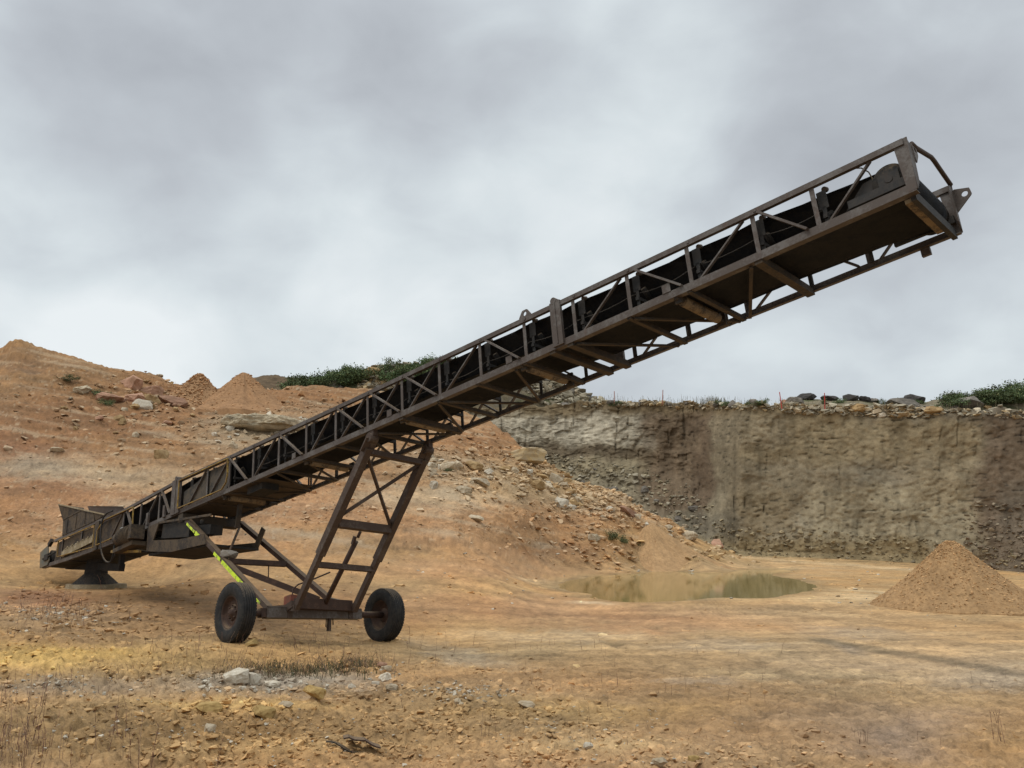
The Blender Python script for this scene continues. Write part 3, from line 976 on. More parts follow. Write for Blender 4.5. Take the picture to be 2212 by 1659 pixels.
stuff_stones('rubble', 11000, dens((150, 880, 350, 60, .3), (330, 850, 130, 40, .9), (560, 930, 130, 45, 1.4), (620, 880, 160, 40, .8), (300, 950, 330, 60, .35),
                                   (1000, 1000, 120, 40, 2.2), (1130, 1030, 110, 40, 2.6), (1300, 1080, 130, 40, 2.0), (1250, 1140, 200, 40, 1.0), (1240, 1195, 230, 20, .9),
                                   (1450, 1190, 80, 18, 1.2), (300, 1120, 400, 60, .35), (700, 1080, 300, 60, .35), (1800, 1195, 300, 12, .25)), (2.2, 18), cpale, (.5, .9), .0)
stuff_stones('soil_clods', 21000, dens((300, 1330, 420, 60, .35), (100, 1330, 150, 50, .8), (330, 1560, 330, 60, 1.0), (560, 1600, 330, 60, .6), (700, 1550, 260, 50, .6), (1050, 1560, 240, 60, .55),
                                       (900, 1470, 260, 40, .4), (1450, 1630, 240, 28, .8), (1700, 1640, 160, 20, .5), (1750, 1560, 500, 70, .07), (300, 1440, 400, 30, .35), (1100, 1640, 400, 30, .4),
                                       (1300, 1300, 800, 60, .05), (1000, 1260, 300, 40, .1), (518, 1388, 34, 5, 1.6), (835, 1381, 34, 5, 1.6)), (1.5, 21), csoil, (.5, .95), -.12)
stuff_stones('pebbles', 2600, dens((640, 1475, 110, 16, 1.0), (450, 1478, 40, 12, 1.5), (1010, 1500, 80, 16, 1.0), (825, 1468, 28, 26, 1.1), (100, 1340, 110, 26, .5), (170, 1480, 170, 22, .5),
                                   (1450, 1640, 160, 20, .5), (1270, 1590, 220, 50, .15), (560, 1600, 400, 50, .15), (1000, 1240, 600, 60, .05), (1900, 1306, 60, 8, .5), (2130, 1318, 130, 7, .5)), (2.0, 11),
             lambda i: np.array([[.46, .40, .31]]) * (.6 + .6 * rng.random((len(i), 1))))

def face_stones(n, x0, x1, r0, r1, pxr, cols, left_only=False):
    rr_, cc_ = np.meshgrid(np.arange(Xc.shape[0]), np.arange(Xc.shape[1]), indexing='ij')
    ok_ = (cpx > x0) & (cpx < x1) & (rr_ >= r0) & (rr_ <= r1)
    ii = np.argwhere(ok_); ii = ii[rng.integers(0, len(ii), n)]
    P = CV[ii[:, 0], ii[:, 1]]
    sz = (pxr[0] + (pxr[1] - pxr[0]) * rng.random(n) ** 3) * P[:, 1] / F / 1.7
    cl = np.array(cols)[rng.integers(0, len(cols), n)] * (.7 + .6 * rng.random((n, 1)))
    return scatter(P, sz, cl, (.5, .9), .15)


GREYS = [(.33, .285, .205), (.26, .22, .155), (.38, .33, .24)]
TANS = [(.40, .30, .17), (.30, .215, .12), (.26, .22, .16), (.44, .36, .25)]
soup = [face_stones(800, 1150, 1545, 10, 60, (2.5, 15), GREYS + [(.30, .25, .165), (.33, .27, .17)]), face_stones(900, 1690, 2010, nface - 8, nface + 10, (4, 24), GREYS + TANS), face_stones(1500, 1250, 2300, nface - 6, nface + 6, (3, 17), TANS + GREYS),
        face_stones(900, 1540, 2300, 18, 44, (2.5, 13), [(.30, .235, .14), (.24, .19, .12)]), face_stones(500, 2080, 2300, 22, 80, (3, 14), [(.24, .19, .13), (.17, .125, .085)])]
off_, VV, FF, KK = 0, [], [], []
for v, f, k in soup:
    VV.append(v); FF.append(f + off_); KK.append(k); off_ += len(v)
def spoil_stones(n, x0, x1, ymax, pxr, cols):
    a_, b_ = pix(spoil)
    yc = np.interp(a_, [640, 767, 801, 833, 855, 906, 931, 992, 1040, 1100, 1160, 1210, 1255, 1290], [834, 817, 804, 795, 790, 786, 779, 779, 782, 796, 812, 830, 846, 866])
    ii = np.argwhere((a_ > x0) & (a_ < x1) & (b_ < yc + ymax) & (spoil[..., 1] < 108)); ii = ii[rng.integers(0, len(ii), n)]
    P = spoil[ii[:, 0], ii[:, 1]]
    sz = (pxr[0] + (pxr[1] - pxr[0]) * rng.random(n) ** 2.2) * P[:, 1] / F / 1.7
    return scatter(P, sz, np.array(cols)[rng.integers(0, len(cols), n)] * (.65 + .7 * rng.random((n, 1))), (.4, .9), .3)


for v, f, k in (spoil_stones(420, 772, 880, 52, (5, 24), GREYS + TANS), spoil_stones(520, 1140, 1315, 60, (5, 24), GREYS), spoil_stones(160, 880, 1140, 40, (5, 20), GREYS)):
    VV.append(v); FF.append(f + off_); KK.append(k); off_ += len(v)
tag(link('talus_rubble', np_mesh('talus_rubble', np.concatenate(VV), np.concatenate(FF), np.concatenate(KK), False), 'stones'), kind='stuff')

# ------------------------------------------------------------------ single rocks
ROCKS = []
for i in range(10):
    sq = [(1, .8, .62), (1, .7, .8), (1.1, .8, .38), (1, .9, .55), (.9, .7, 1.0)][i % 5]
    bm = hull(26, 900 + i, sq, .16)
    bmesh.ops.subdivide_edges(bm, edges=bm.edges[:], cuts=3, use_grid_fill=True)
    for v in bm.verts:
        q = v.co
        k = mnoise.noise(q * 1.7 + Vector((i * 7, 0, 0))) * .13 + mnoise.noise(q * 4.3 + Vector((i * 7, 3, 0))) * .06
        k += .035 * (1 if math.sin(q.z * 13 + 2 * mnoise.noise(q * 1.3)) > .3 else -1) * (i % 2)
        v.co = q * (1 + k) + Vector(rng.normal(size=3)) * .010
    me = bpy.data.meshes.new('rock'); bm.to_mesh(me); bm.free()
    ROCKS.append(me)
rock_mesh = {}


def rock(P, width, mat, label=None, group=None, shape=0, rot=None, scale=(1, 1, 1), name='rock', cat='rock', sink=.25):
    key = (shape, mat)
    if key not in rock_mesh:
        me = ROCKS[shape].copy(); me.materials.append(MATS[mat]); rock_mesh[key] = me
    o = bpy.data.objects.new(name, rock_mesh[key]); C.objects.link(o)
    s = width / 2
    o.scale = (s * scale[0], s * scale[1], s * scale[2])
    o.rotation_euler = rot if rot else (random.uniform(-.2, .2), random.uniform(-.2, .2), random.uniform(0, 6.28))
    o.location = (P[0], P[1] + s * .2, P[2] + s * sink * scale[2])
    tag(o, label, cat, group)
    return o


def grock(x, y, wpx, mat, label, group=None, **k):
    P = ground_at(x, y)
    return rock(P, wpx * P[1] / F, mat, label, group, **k)


# near field
grock(512, 1472, 56, 'white_rock', 'large pale boulder at the left end of the white stones by the grass', shape=0, scale=(1, .9, 1.1), rot=(.1, -.15, .4), name='boulder')
grock(549, 1474, 36, 'white_rock', 'upright pale stone against the right side of the large white boulder', shape=4, rot=(.1, .3, 1.2))
grock(592, 1480, 34, 'white_rock', 'pale flat stone lying alone in front of the dark grass', shape=0, scale=(1, .9, .8), rot=(0, .1, .2))
grock(676, 1501, 48, 'ochre_rock', 'rounded ochre stone below the strip of grass', shape=3, rot=(0, .1, .3))
grock(565, 1548, 50, 'ochre_rock', 'wide ochre stone lying in the lumpy soil left of the rusty scrap', shape=3, rot=(.1, 0, .1))
grock(448, 1536, 52, 'ochre_rock', 'flat ochre slab left of centre in the clods', shape=2, rot=(.1, .1, .3), scale=(1, 1, 1.2))
grock(452, 1578, 26, 'pale_rock', 'small pale stone at lower left among the clods', shape=4)
grock(618, 1523, 36, 'pale_rock', 'thin pale slab on bare yellow soil', shape=2)
grock(835, 1446, 24, 'pale_rock', 'small stone at the top of the stones right of the grass', shape=0)
grock(832, 1465, 26, 'white_rock', 'pale stone in the middle of the stones right of the grass', shape=1)
grock(812, 1478, 20, 'white_rock', 'small pale stone at the left of the stones right of the grass', shape=4)
grock(846, 1490, 28, 'pale_rock', 'lowest pale stone of the stones right of the grass', shape=0)
grock(824, 1437, 24, 'red_rock', 'rust red stone at the right end of the grass strip', shape=3)
grock(1136, 1523, 34, 'pale_rock', 'flat slab at the right end of the half buried stony ring', shape=2, rot=(.05, .15, .1))
grock(985, 1519, 22, 'pale_rock', 'small pale stone at the left end of the half buried stony ring', shape=1)
grock(1268, 1613, 24, 'white_rock', 'small white stone alone at the bottom edge right of the scrap', shape=0)
grock(1425, 1648, 34, 'pale_rock', 'pale stone at the very bottom of the picture', shape=3)
grock(1500, 1640, 26, 'ochre_rock', 'small tan stone at the bottom right of the pale stone', shape=0)
grock(547, 1393, 30, 'ochre_rock', 'flat yellowish clod lying against the near wheel of the conveyor', shape=2, scale=(1, 1, 1.3), name='stone')
for i in range(30):
    x, y = ((random.gauss(455, 26), random.gauss(1483, 7)) if i < 12 else (random.gauss(640, 60), random.gauss(1484, 8)) if i < 21 else (random.gauss(1040, 45), random.gauss(1506, 12)))
    grock(x, y, random.uniform(9, 17), 'white_rock' if i < 21 else 'pale_rock',
          'fist sized pale stone in the loose scatter left of the large white boulder' if i < 12 else 'fist sized pale stone scattered at the foot of the dark grass' if i < 21 else 'pale stone in the half buried ring right of the grass',
          'pale stones left of the white boulder' if i < 12 else 'pale stones along the grass' if i < 21 else 'stones of the half buried ring', shape=random.randrange(10))

# rubble mound in the middle
grock(1140, 1000, 90, 'slab_rock', 'huge tan slab with an orange top perched on the rubble mound', shape=1, rot=(.12, -.06, .15), scale=(1, .6, .56), name='boulder', cat='boulder', sink=.75)
grock(1155, 1050, 58, 'tan_rock', 'blocky orange boulder under the huge tan slab', shape=0, scale=(1, .8, .8))
grock(1200, 1040, 36, 'pale_rock', 'pale leaning boulder on the crest right of the huge tan slab', shape=4, rot=(.2, .5, .4))
grock(1022, 1010, 44, 'tan_rock', 'orange boulder behind the upper right leg of the conveyor', shape=3)
grock(965, 1010, 40, 'pale_rock', 'pale boulder left of the rubble seen just right of the conveyor leg', shape=0)
grock(1040, 1042, 46, 'pale_rock', 'wide tan stone in front of the rubble slope', shape=2)
grock(1000, 1060, 40, 'pale_rock', 'low pale stone at the foot of the rubble slope', shape=3)
grock(935, 1050, 30, 'white_rock', 'small white block near the conveyor leg at the foot of the rubble', shape=1)
grock(1215, 1090, 36, 'white_rock', 'white stone set into the front of the rubble mound', shape=4)
grock(1360, 1110, 44, 'red_rock', 'reddish tilted block on the right shoulder of the rubble mound', shape=2, rot=(.3, .5, .5))
grock(1285, 1165, 34, 'pale_rock', 'pale stone low on the front of the rubble mound', shape=0)
grock(1490, 1162, 40, 'pale_rock', 'pale boulder at the right foot of the sand cone', shape=3)
grock(1555, 1178, 46, 'red_rock', 'brown boulder at the foot of the quarry wall beyond the pond', shape=2, scale=(1, .8, 1.1))
grock(1030, 1120, 34, 'pale_rock', 'flat pale stone on the orange floor below the rubble', shape=2)
for i in range(45):
    x = random.uniform(930, 1240); y = 985 + (x - 930) * .12 + abs(random.gauss(0, 28)) if i < 30 else 0
    if i >= 30:
        x = random.uniform(1220, 1460); y = 1062 + (x - 1220) * .34 + abs(random.gauss(0, 14))
    grock(x, y, random.uniform(12, 30), random.choice(['pale_rock', 'pale_rock', 'tan_rock', 'white_rock']),
          'broken limestone block in the rubble slope right of the conveyor leg' if i < 30 else 'broken stone along the crest of the rubble mound beyond the pond',
          'blocks of the rubble slope' if i < 30 else 'stones along the rubble crest', shape=random.randrange(10))

# left hillside
grock(278, 832, 76, 'red_rock', 'largest red boulder on the ridge at left, highest of the fallen blocks', shape=4, scale=(1, .7, .75), name='boulder', cat='boulder')
grock(292, 862, 74, 'red_rock', 'broad dark red boulder below the highest red block', shape=0, scale=(1, .7, .62), name='boulder', cat='boulder')
grock(330, 846, 48, 'red_rock', 'square reddish block right of the red boulders', shape=1, scale=(1, .7, .8), name='boulder', cat='boulder')
grock(318, 868, 54, 'tan_rock', 'square tan block in front of the red boulders', shape=1, rot=(.1, .2, .5), scale=(1, .8, .8), name='boulder', cat='boulder')
grock(309, 878, 40, 'white_rock', 'pale pointed slab leaning on the tan block', shape=2, rot=(1.2, .2, .5), name='slab')
grock(372, 872, 60, 'red_rock', 'long low red block lying right of the pale pointed slab', shape=2, rot=(0, .22, .1), name='boulder', cat='boulder')
grock(232, 862, 60, 'red_rock', 'low red stone on the slope left of the red boulders', shape=2)
grock(175, 845, 40, 'pale_rock', 'pale stone among weeds high on the left slope', shape=3)
grock(125, 975, 28, 'pale_rock', 'small pale stone midway up the left slope', shape=2)
grock(345, 985, 40, 'tan_rock', 'tan stone midway between the boulders and the conveyor', shape=4)
for i in range(26):
    grock(random.gauss(330, 100), random.gauss(880, 36), random.uniform(9, 24), random.choice(['tan_rock', 'pale_rock', 'red_rock']),
          'loose stone on the left hillside around the red boulders', 'loose stones of the left hillside', shape=random.randrange(10))
# pale ledge
P = ground_at(560, 930)
LW = 178 * P[1] / F / 2
th, ph = np.meshgrid(np.linspace(0, 2 * np.pi, 150, endpoint=False), np.linspace(-np.pi / 2, np.pi / 2, 46))
sq_ = lambda v, e: np.sign(v) * np.abs(v) ** e
lx = sq_(np.cos(ph), .55) * sq_(np.cos(th), .8) * LW; ly = sq_(np.cos(ph), .55) * sq_(np.sin(th), .8) * 1.6; lz = sq_(np.sin(ph), .7) * .52
bump_ = .55 * fbm(lx / 1.1, lz / .8 + ly, 201, 4) + .14 * np.abs(fbm(lx / .35, lz / .3 + ly / .5, 202, 3))
kx = 1 + .22 * fbm(lx / 1.6 + 4, lz * .2, 203, 3)
ly = ly * (1 + bump_ * .5) + np.where(lz < -.1, .55 * sstep(-LW * .1, LW * .5, lx), 0); lz = lz * kx + bump_ * .35 + .10 * lx / LW * 0
V = np.stack([lx, ly, lz], -1)
c = np.empty(V.shape); c[:] = (.42, .345, .235)
c *= (1 + .5 * fbm(lx / .5, lz / .22 + ly, 204, 4))[..., None]; c *= (1 - .5 * sstep(.2, .45, fbm(lx / 1.2, lz / .12, 205, 2)))[..., None]
i = np.arange(45 * 150); r_, a_ = i // 150, i % 150
fc = np.stack([r_ * 150 + a_, r_ * 150 + (a_ + 1) % 150, (r_ + 1) * 150 + (a_ + 1) % 150, (r_ + 1) * 150 + a_], 1)
o = link('rock_ledge', np_mesh('rock_ledge', V.reshape(-1, 3), fc, np.clip(c, .02, .6).reshape(-1, 3), False), 'cliff_rock')
o.location = (P[0], P[1] + .8, P[2] + .62); o.rotation_euler = (0, .04, .03)
tag(o, 'long pale rock ledge with a dark undercut on the slope behind the conveyor', 'rock ledge')
grock(628, 925, 52, 'white_rock', 'rounded white boulder at the right end of the pale ledge', shape=0, name='boulder', cat='boulder')
for i in range(26):
    x = random.choice([random.gauss(500, 22), random.gauss(640, 26), random.gauss(630, 30), random.uniform(470, 690)])
    grock(x, random.gauss(938 if x < 540 else 915, 14), random.uniform(10, 26), 'white_rock' if i % 3 else 'pale_rock',
          'white stone fallen around the pale ledge', 'white stones around the ledge', shape=random.randrange(10))


# spoil hill rocks
def srock(V, x, y, wpx, mat, label, group=None, **k):
    P = surf_at(V, x, y)
    return rock(P, wpx * P[1] / F, mat, label, group, **k)


srock(spoil, 800, 812, 54, 'tan_rock', 'brown rounded boulder on the left flank of the green spoil hill', shape=0)
srock(spoil, 716, 836, 46, 'grey_rock', 'grey pointed boulder standing in front of the bushes left of the spoil hill', shape=4)
for i in range(54):
    if i < 24: x, y = random.gauss(825, 42), 0
    elif i < 36: x, y = random.uniform(880, 1060), 0
    else: x, y = random.uniform(1160, 1285), 0
    yc = np.interp(x, [640, 770, 830, 880, 930, 980, 1040, 1100, 1160, 1210, 1255, 1290], [834, 817, 796, 789, 779, 779, 782, 796, 812, 830, 846, 866])
    y = yc + (abs(random.gauss(8, 14)) if i < 36 else abs(random.gauss(4, 16)))
    srock(spoil, x, min(y, yc + 45), random.uniform(12, 30), random.choice(['grey_rock', 'grey_rock', 'dark_rock', 'pale_rock'] if i >= 24 else ['grey_rock', 'pale_rock', 'grey_rock', 'tan_rock']),
          'broken slab in the rock spill on the left of the green hill' if i < 24 else 'grey block among bushes along the top of the green hill' if i < 36 else 'grey slab of the rock heap seen below the conveyor truss',
          'slabs of the left rock spill' if i < 24 else 'blocks along the hill top' if i < 36 else 'slabs of the rock heap under the truss', shape=random.randrange(10))
# rocks on the bank above the quarry face
for (x, y, wd, mt, lb, sh) in ((1745, 856, 44, 'dark_rock', 'leftmost of the dark flat rocks on the rim of the quarry face', 2), (1792, 855, 40, 'dark_rock', 'dark slanting slab on the rim, second of the dark rocks', 2),
                               (1838, 858, 36, 'dark_rock', 'dark rounded rock in the middle of the rim', 0), (1873, 854, 30, 'dark_rock', 'dark rock just left of the right red stake', 0),
                               (1893, 858, 26, 'grey_rock', 'grey rock just behind the right red stake', 3), (1942, 858, 34, 'dark_rock', 'dark low rock left of the pointed dark rock below the bush bank', 2),
                               (1976, 856, 46, 'dark_rock', 'pointed dark rock left of the bush bank', 0), (1955, 874, 66, 'grey_rock', 'long grey slab tilted up to the right on the rim', 2),
                               (2100, 872, 76, 'grey_rock', 'wide grey slab on the rim below the bush bank', 2), (2020, 888, 44, 'tan_rock', 'orange rock on the edge of the rim below the bush bank', 3),
                               (2232, 890, 26, 'white_rock', 'small white stone at the right end of the rim', 0), (1722, 872, 46, 'grey_rock', 'pinkish grey rock right of the left red stake', 0),
                               (1700, 866, 26, 'red_rock', 'small reddish rock beside the left red stake', 3), (1905, 894, 22, 'white_rock', 'small pale stone hanging at the rim edge', 0),
                               (1850, 884, 40, 'tan_rock', 'pale orange rock under the dark rocks of the rim', 3)):
    srock(bank_hill if y < 880 else CV, x, y + 4, wd, mt, lb, shape=sh)
for i in range(34):
    x = random.choice([random.uniform(1300, 1640), random.uniform(1690, 2212), random.uniform(1690, 2212)])
    y = (870 if x < 1640 else 878) + abs(random.gauss(0, 6))
    srock(CV if x < 1660 else bank_hill, x, y, random.uniform(8, 24), random.choice(['pale_rock', 'tan_rock', 'grey_rock', 'grey_rock']),
          'small stone along the rim of the quarry face', 'small stones along the quarry rim', shape=random.randrange(10))
# talus below the pale left end of the face
for i in range(14):
    x = random.uniform(1180, 1520); y = 1010 + (x - 1180) * .36 + random.gauss(0, 18)
    d = (cfx - x) ** 2 + (cfy - y) ** 2; j = np.argmin(d)
    rock(cflat[j], random.uniform(10, 26) * cflat[j, 1] / F, random.choice(['grey_rock', 'grey_rock', 'pale_rock']), 'grey block of the talus below the stepped rock face', 'grey talus blocks', shape=random.randrange(10))

# ------------------------------------------------------------------ plants
BUSH = []
for k in range(4):
    nl = 1100
    rr = np.random.default_rng(40 + k)
    ctrs = rr.normal(size=(11, 3)) * np.array([.42, .36, .22]) + np.array([0, 0, .42])
    pc = ctrs[rr.integers(0, 11, nl)] + rr.normal(size=(nl, 3)) * np.array([.17, .17, .14])
    pc[:, 2] = np.maximum(pc[:, 2], .02)
    d1 = rr.normal(size=(nl, 3)); d1[:, 2] += .6; d1 /= np.linalg.norm(d1, axis=1)[:, None]
    d2 = np.cross(d1, rr.normal(size=(nl, 3))); d2 /= np.linalg.norm(d2, axis=1)[:, None]
    ln = .04 + .07 * rr.random((nl, 1)); wd = ln * .42
    V = np.stack([pc - d1 * ln * .3 - d2 * wd * .2, pc + d1 * ln * .3 - d2 * wd, pc + d1 * ln, pc + d1 * ln * .3 + d2 * wd], 1).reshape(-1, 3)
    cl = np.array([.066, .090, .038]) * (.45 + 1.1 * rr.random((nl, 1))) + np.array([.05, .035, .01]) * (rr.random((nl, 1)) > .85)
    BUSH.append(np_mesh('bush', V, np.arange(nl * 4).reshape(-1, 4), np.repeat(cl, 4, 0)))
    BUSH[-1].materials.append(MATS['leaves'])


def bush(P, width, hgt, label, group=None, name='bush'):
    o = bpy.data.objects.new(name, random.choice(BUSH)); C.objects.link(o)
    o.location = (P[0], P[1], P[2] - .1)
    o.scale = (width / 1.7, width / 1.7, hgt)
    o.rotation_euler = (0, 0, random.uniform(0, 6.28))
    tag(o, label, 'bush', group)


for i in range(52):
    x = random.uniform(632, 812)
    P = surf_at(spoil, x, np.interp(x, [640, 700, 790], [836, 830, 812]) + random.uniform(-2, 10)); k = P[1] / F
    bush(P, random.uniform(40, 70) * k, random.uniform(16, 40) * k, 'leafy green shrub in the thicket left of the rock spill', 'shrubs left of the rock spill')
for i in range(60):
    x = random.uniform(820, 1130)
    yc = np.interp(x, [830, 880, 930, 980, 1040, 1100, 1160], [796, 789, 779, 779, 782, 796, 812])
    P = surf_at(spoil, x, yc + random.uniform(0, 40)); k = P[1] / F
    bush(P, random.uniform(34, 64) * k, random.uniform(14, 30) * k, 'green shrub growing on top of the spoil hill behind the belt', 'shrubs on the spoil hill')
for i in range(70):
    x = random.uniform(2052, 2330) if i < 60 else random.uniform(2330, 2600)
    yc = np.interp(x, [2060, 2120, 2170, 2230, 2940], [858, 852, 849, 846, 835])
    P = surf_at(bank_hill, x, yc + random.uniform(0, 22)); k = P[1] / F
    bush(P, random.uniform(40, 80) * k, random.uniform(16, 34) * k * (1.2 if x > 2170 else .8), 'dark green bush in the bank at the right of the rim', 'bushes of the right bank')
for i in range(16):
    x = random.choice([random.gauss(1560, 14), random.gauss(1640, 20), random.gauss(1830, 26), random.gauss(1900, 22), random.gauss(1330, 22), random.gauss(2000, 30)])
    P = surf_at(CV if x < 1660 else bank_hill, x, 874 if x < 1700 else 870); k = P[1] / F
    bush(P, random.uniform(16, 34) * k, random.uniform(9, 18) * k, 'low weedy bush on the rim of the quarry face', 'low bushes along the rim')
for (x, y, wd, h, lb) in ((1322, 1160, 44, 22, 'small dark bush low on the front of the rubble mound'), (1350, 1168, 28, 18, 'small bush right of the dark bush on the rubble mound'), (1386, 1178, 22, 14, 'tiny bush at the left foot of the sand cone'),
                          (968, 1012, 22, 10, 'small green tuft in the rubble right of the conveyor leg'), (555, 885, 22, 9, 'tiny green tuft above the pale ledge'), (230, 870, 40, 16, 'grey green weed below the ridge at left'),
                          (210, 850, 44, 18, 'grey green weed beside the pale stone high on the left slope'), (145, 822, 50, 14, 'flat weed near the dark patch at upper left')):
    P = ground_at(x, y); k = P[1] / F
    bush(P, wd * k, h * k, lb)


def stalks(name, pts, hts, col_, wid=.0035, lean=.3, twigs=3, mat='leaves'):
    """dry upright stems: thin three-sided spikes with short side twigs"""
    V, Fc, Cl = [], [], []
    def spike(p, q, r0):
        i0 = len(V)
        for kk in range(3):
            a = kk * 2.094
            V.append((p[0] + r0 * math.cos(a), p[1] + r0 * math.sin(a), p[2]))
        V.append(tuple(q))
        for kk in range(3):
            Fc.append((i0 + kk, i0 + (kk + 1) % 3, i0 + 3))
    for p, h in zip(pts, hts):
        c = np.array(col_[random.randrange(len(col_))]) * random.uniform(.7, 1.3)
        n0 = len(V)
        r0 = wid * (.7 + .6 * random.random()) * max(p[1], 5) / 8
        dx, dy = random.gauss(0, lean) * h, random.gauss(0, lean) * h
        mid = np.array([p[0] + dx * .4, p[1] + dy * .4, p[2] + h * .55]); tip = np.array([p[0] + dx, p[1] + dy, p[2] + h])
        spike(np.array(p) - np.array([0, 0, .02]), mid + (tip - mid) * .4, r0)
        spike(mid, tip, r0 * .8)
        for _ in range(twigs):
            f = random.uniform(.3, .9); b_ = mid * (1 - f) + tip * f if f > .5 else np.array(p) * (1 - f) + mid * f
            a = random.uniform(0, 6.28); l = h * random.uniform(.06, .16)
            spike(b_, b_ + np.array([math.cos(a) * l * .6, math.sin(a) * l * .6, l]), r0 * .7)
        Cl += [c] * (len(V) - n0)
    return link(name, np_mesh(name, np.array(V), np.array(Fc), np.array(Cl)), mat)


def field(n, zones, hpx):
    d = dens(*zones); idx = rng.choice(len(gpx), n, p=d / d.sum())
    P = gflat[idx] + rng.normal(size=(n, 3)) * np.array([.05, .05, 0])
    return P, (hpx[0] + (hpx[1] - hpx[0]) * rng.random(n) ** 1.5) * P[:, 1] / F


REDD = [(.145, .085, .052), (.17, .11, .07), (.12, .075, .045), (.22, .165, .10)]
DKG = [(.055, .062, .028), (.10, .085, .045), (.16, .115, .07), (.07, .075, .035)]
P, h = field(170, ((40, 1640, 90, 40, 1.0), (230, 1640, 60, 26, .35), (10, 1570, 50, 50, .4), (330, 1655, 60, 20, .3)), (14, 74))
tag(stalks('dry_weeds', P, h, REDD, .0032, .2, 5), kind='stuff')
P, h = field(620, ((260, 1465, 110, 18, .6), (150, 1480, 100, 25, .6), (40, 1500, 80, 30, .4), (640, 1440, 150, 12, 1.0), (780, 1432, 60, 14, 1.0), (440, 1460, 90, 15, .7), (100, 1330, 110, 30, .8), (600, 1400, 260, 22, .35), (350, 1540, 250, 60, .12)), (8, 36))
tag(stalks('dry_grass', P, h, REDD, .0024, .35, 2), kind='stuff')
P, h = field(1000, ((570, 1449, 40, 8, 1.2), (640, 1453, 60, 9, 1.2), (720, 1449, 60, 10, 1.4), (775, 1440, 30, 10, .9), (640, 1455, 130, 10, .7)), (5, 24))
tag(stalks('green_grass', P, h, DKG, .0034, .5, 3), kind='stuff')
P, h = field(240, ((1300, 1480, 300, 60, .4), (1800, 1560, 300, 70, .25), (2130, 1480, 60, 16, .5), (1100, 1600, 300, 40, .5), (1150, 1400, 160, 20, .3)), (7, 26))
tag(stalks('sparse_weeds', P, h, REDD, .0026, .2, 1), kind='stuff')
# grass along the rim of the face
pts, hts = [], []
for i in range(520):
    x = random.choice([random.uniform(1240, 1660), random.uniform(1240, 1660), random.uniform(1660, 2240), random.gauss(1545, 12)])
    j = np.argmin((cfx - x) ** 2 + (cfy - (868 if x < 1660 else 874)) ** 2)
    q = cflat[j] + np.array([random.gauss(0, .5), random.uniform(0, 1.5), 0]); pts.append(q); hts.append(random.uniform(6, 20) * q[1] / F)
tag(stalks('rim_grass', pts, hts, [(.11, .105, .05), (.085, .085, .04), (.17, .14, .08)], .0022, .2, 1), kind='stuff')
for (x, y, h, n, lb) in ((1050, 1585, 74, 4, 'dry weed with several upright stems right of the rusty scrap'), (1273, 1618, 96, 1, 'single tall thin dry stem near the bottom centre'), (1868, 1600, 26, 7, 'small dark tuft of weed at the bottom right'),
                         (250, 1590, 64, 3, 'tall dark dry stems at the bottom left left of the bare yellow soil'), (290, 1655, 84, 4, 'dark seed stems at the bottom edge on the left'), (470, 1650, 60, 1, 'lone dry stem at the bottom left of the scrap'),
                         (1690, 1640, 44, 1, 'thin weed at the bottom edge right of centre'), (2165, 1600, 70, 5, 'pale dry weed near the right edge of the floor')):
    P = ground_at(x, y); k = P[1] / F
    ps = [P + np.array([random.gauss(0, .05), random.gauss(0, .05), 0]) for _ in range(n)]
    o = stalks('weed', [(0, 0, 0) if n == 1 else tuple(q - P) for q in ps], [h * k * random.uniform(.7, 1) for _ in ps], REDD[:3], .0055, .12, 6)
    o.location = P
    tag(o, lb, 'weed')

# ------------------------------------------------------------------ stakes on the rim, scrap metal, slab
for (x, yb, yt, xt, mt, lb) in ((1327, 868, 846, 1327, 'stake_pink', 'short pinkish survey stake on the rim, left of the other stakes'), (1431, 868, 843, 1432, 'stake_pink', 'taller pinkish survey stake on the rim near the middle of the face'),
                                (1688, 876, 848, 1684, 'stake_red', 'bright red stake leaning left beside the rocks of the rim'), (1782, 882, 850, 1781, 'stake_red', 'red stake standing in front of the dark rocks of the rim')):
    P = surf_at(CV, x, yb - 2); Y = P[1] - .3
    b0, b1 = unp(x, yb, Y), unp(xt, yt, Y)
    bm = bmesh.new()
    h = np.linalg.norm(b1 - b0) + .3
    bmesh.ops.create_cone(bm, cap_ends=True, segments=8, radius1=.045, radius2=.04, depth=h)
    bmesh.ops.translate(bm, vec=(0, 0, h / 2 - .3), verts=bm.verts)
    bmesh.ops.create_cone(bm, cap_ends=True, segments=8, radius1=.047, radius2=.025, depth=.06, matrix=Matrix.Translation((0, 0, h - .27)))
    me = bpy.data.meshes.new('stake'); bm.to_mesh(me); bm.free()
    o = link('marker_stake', me, mt)
    o.location = b0
    o.rotation_euler = Vector(b1 - b0).to_track_quat('Z', 'Y').to_euler()
    tag(o, lb, 'stake', 'survey stakes along the rim')


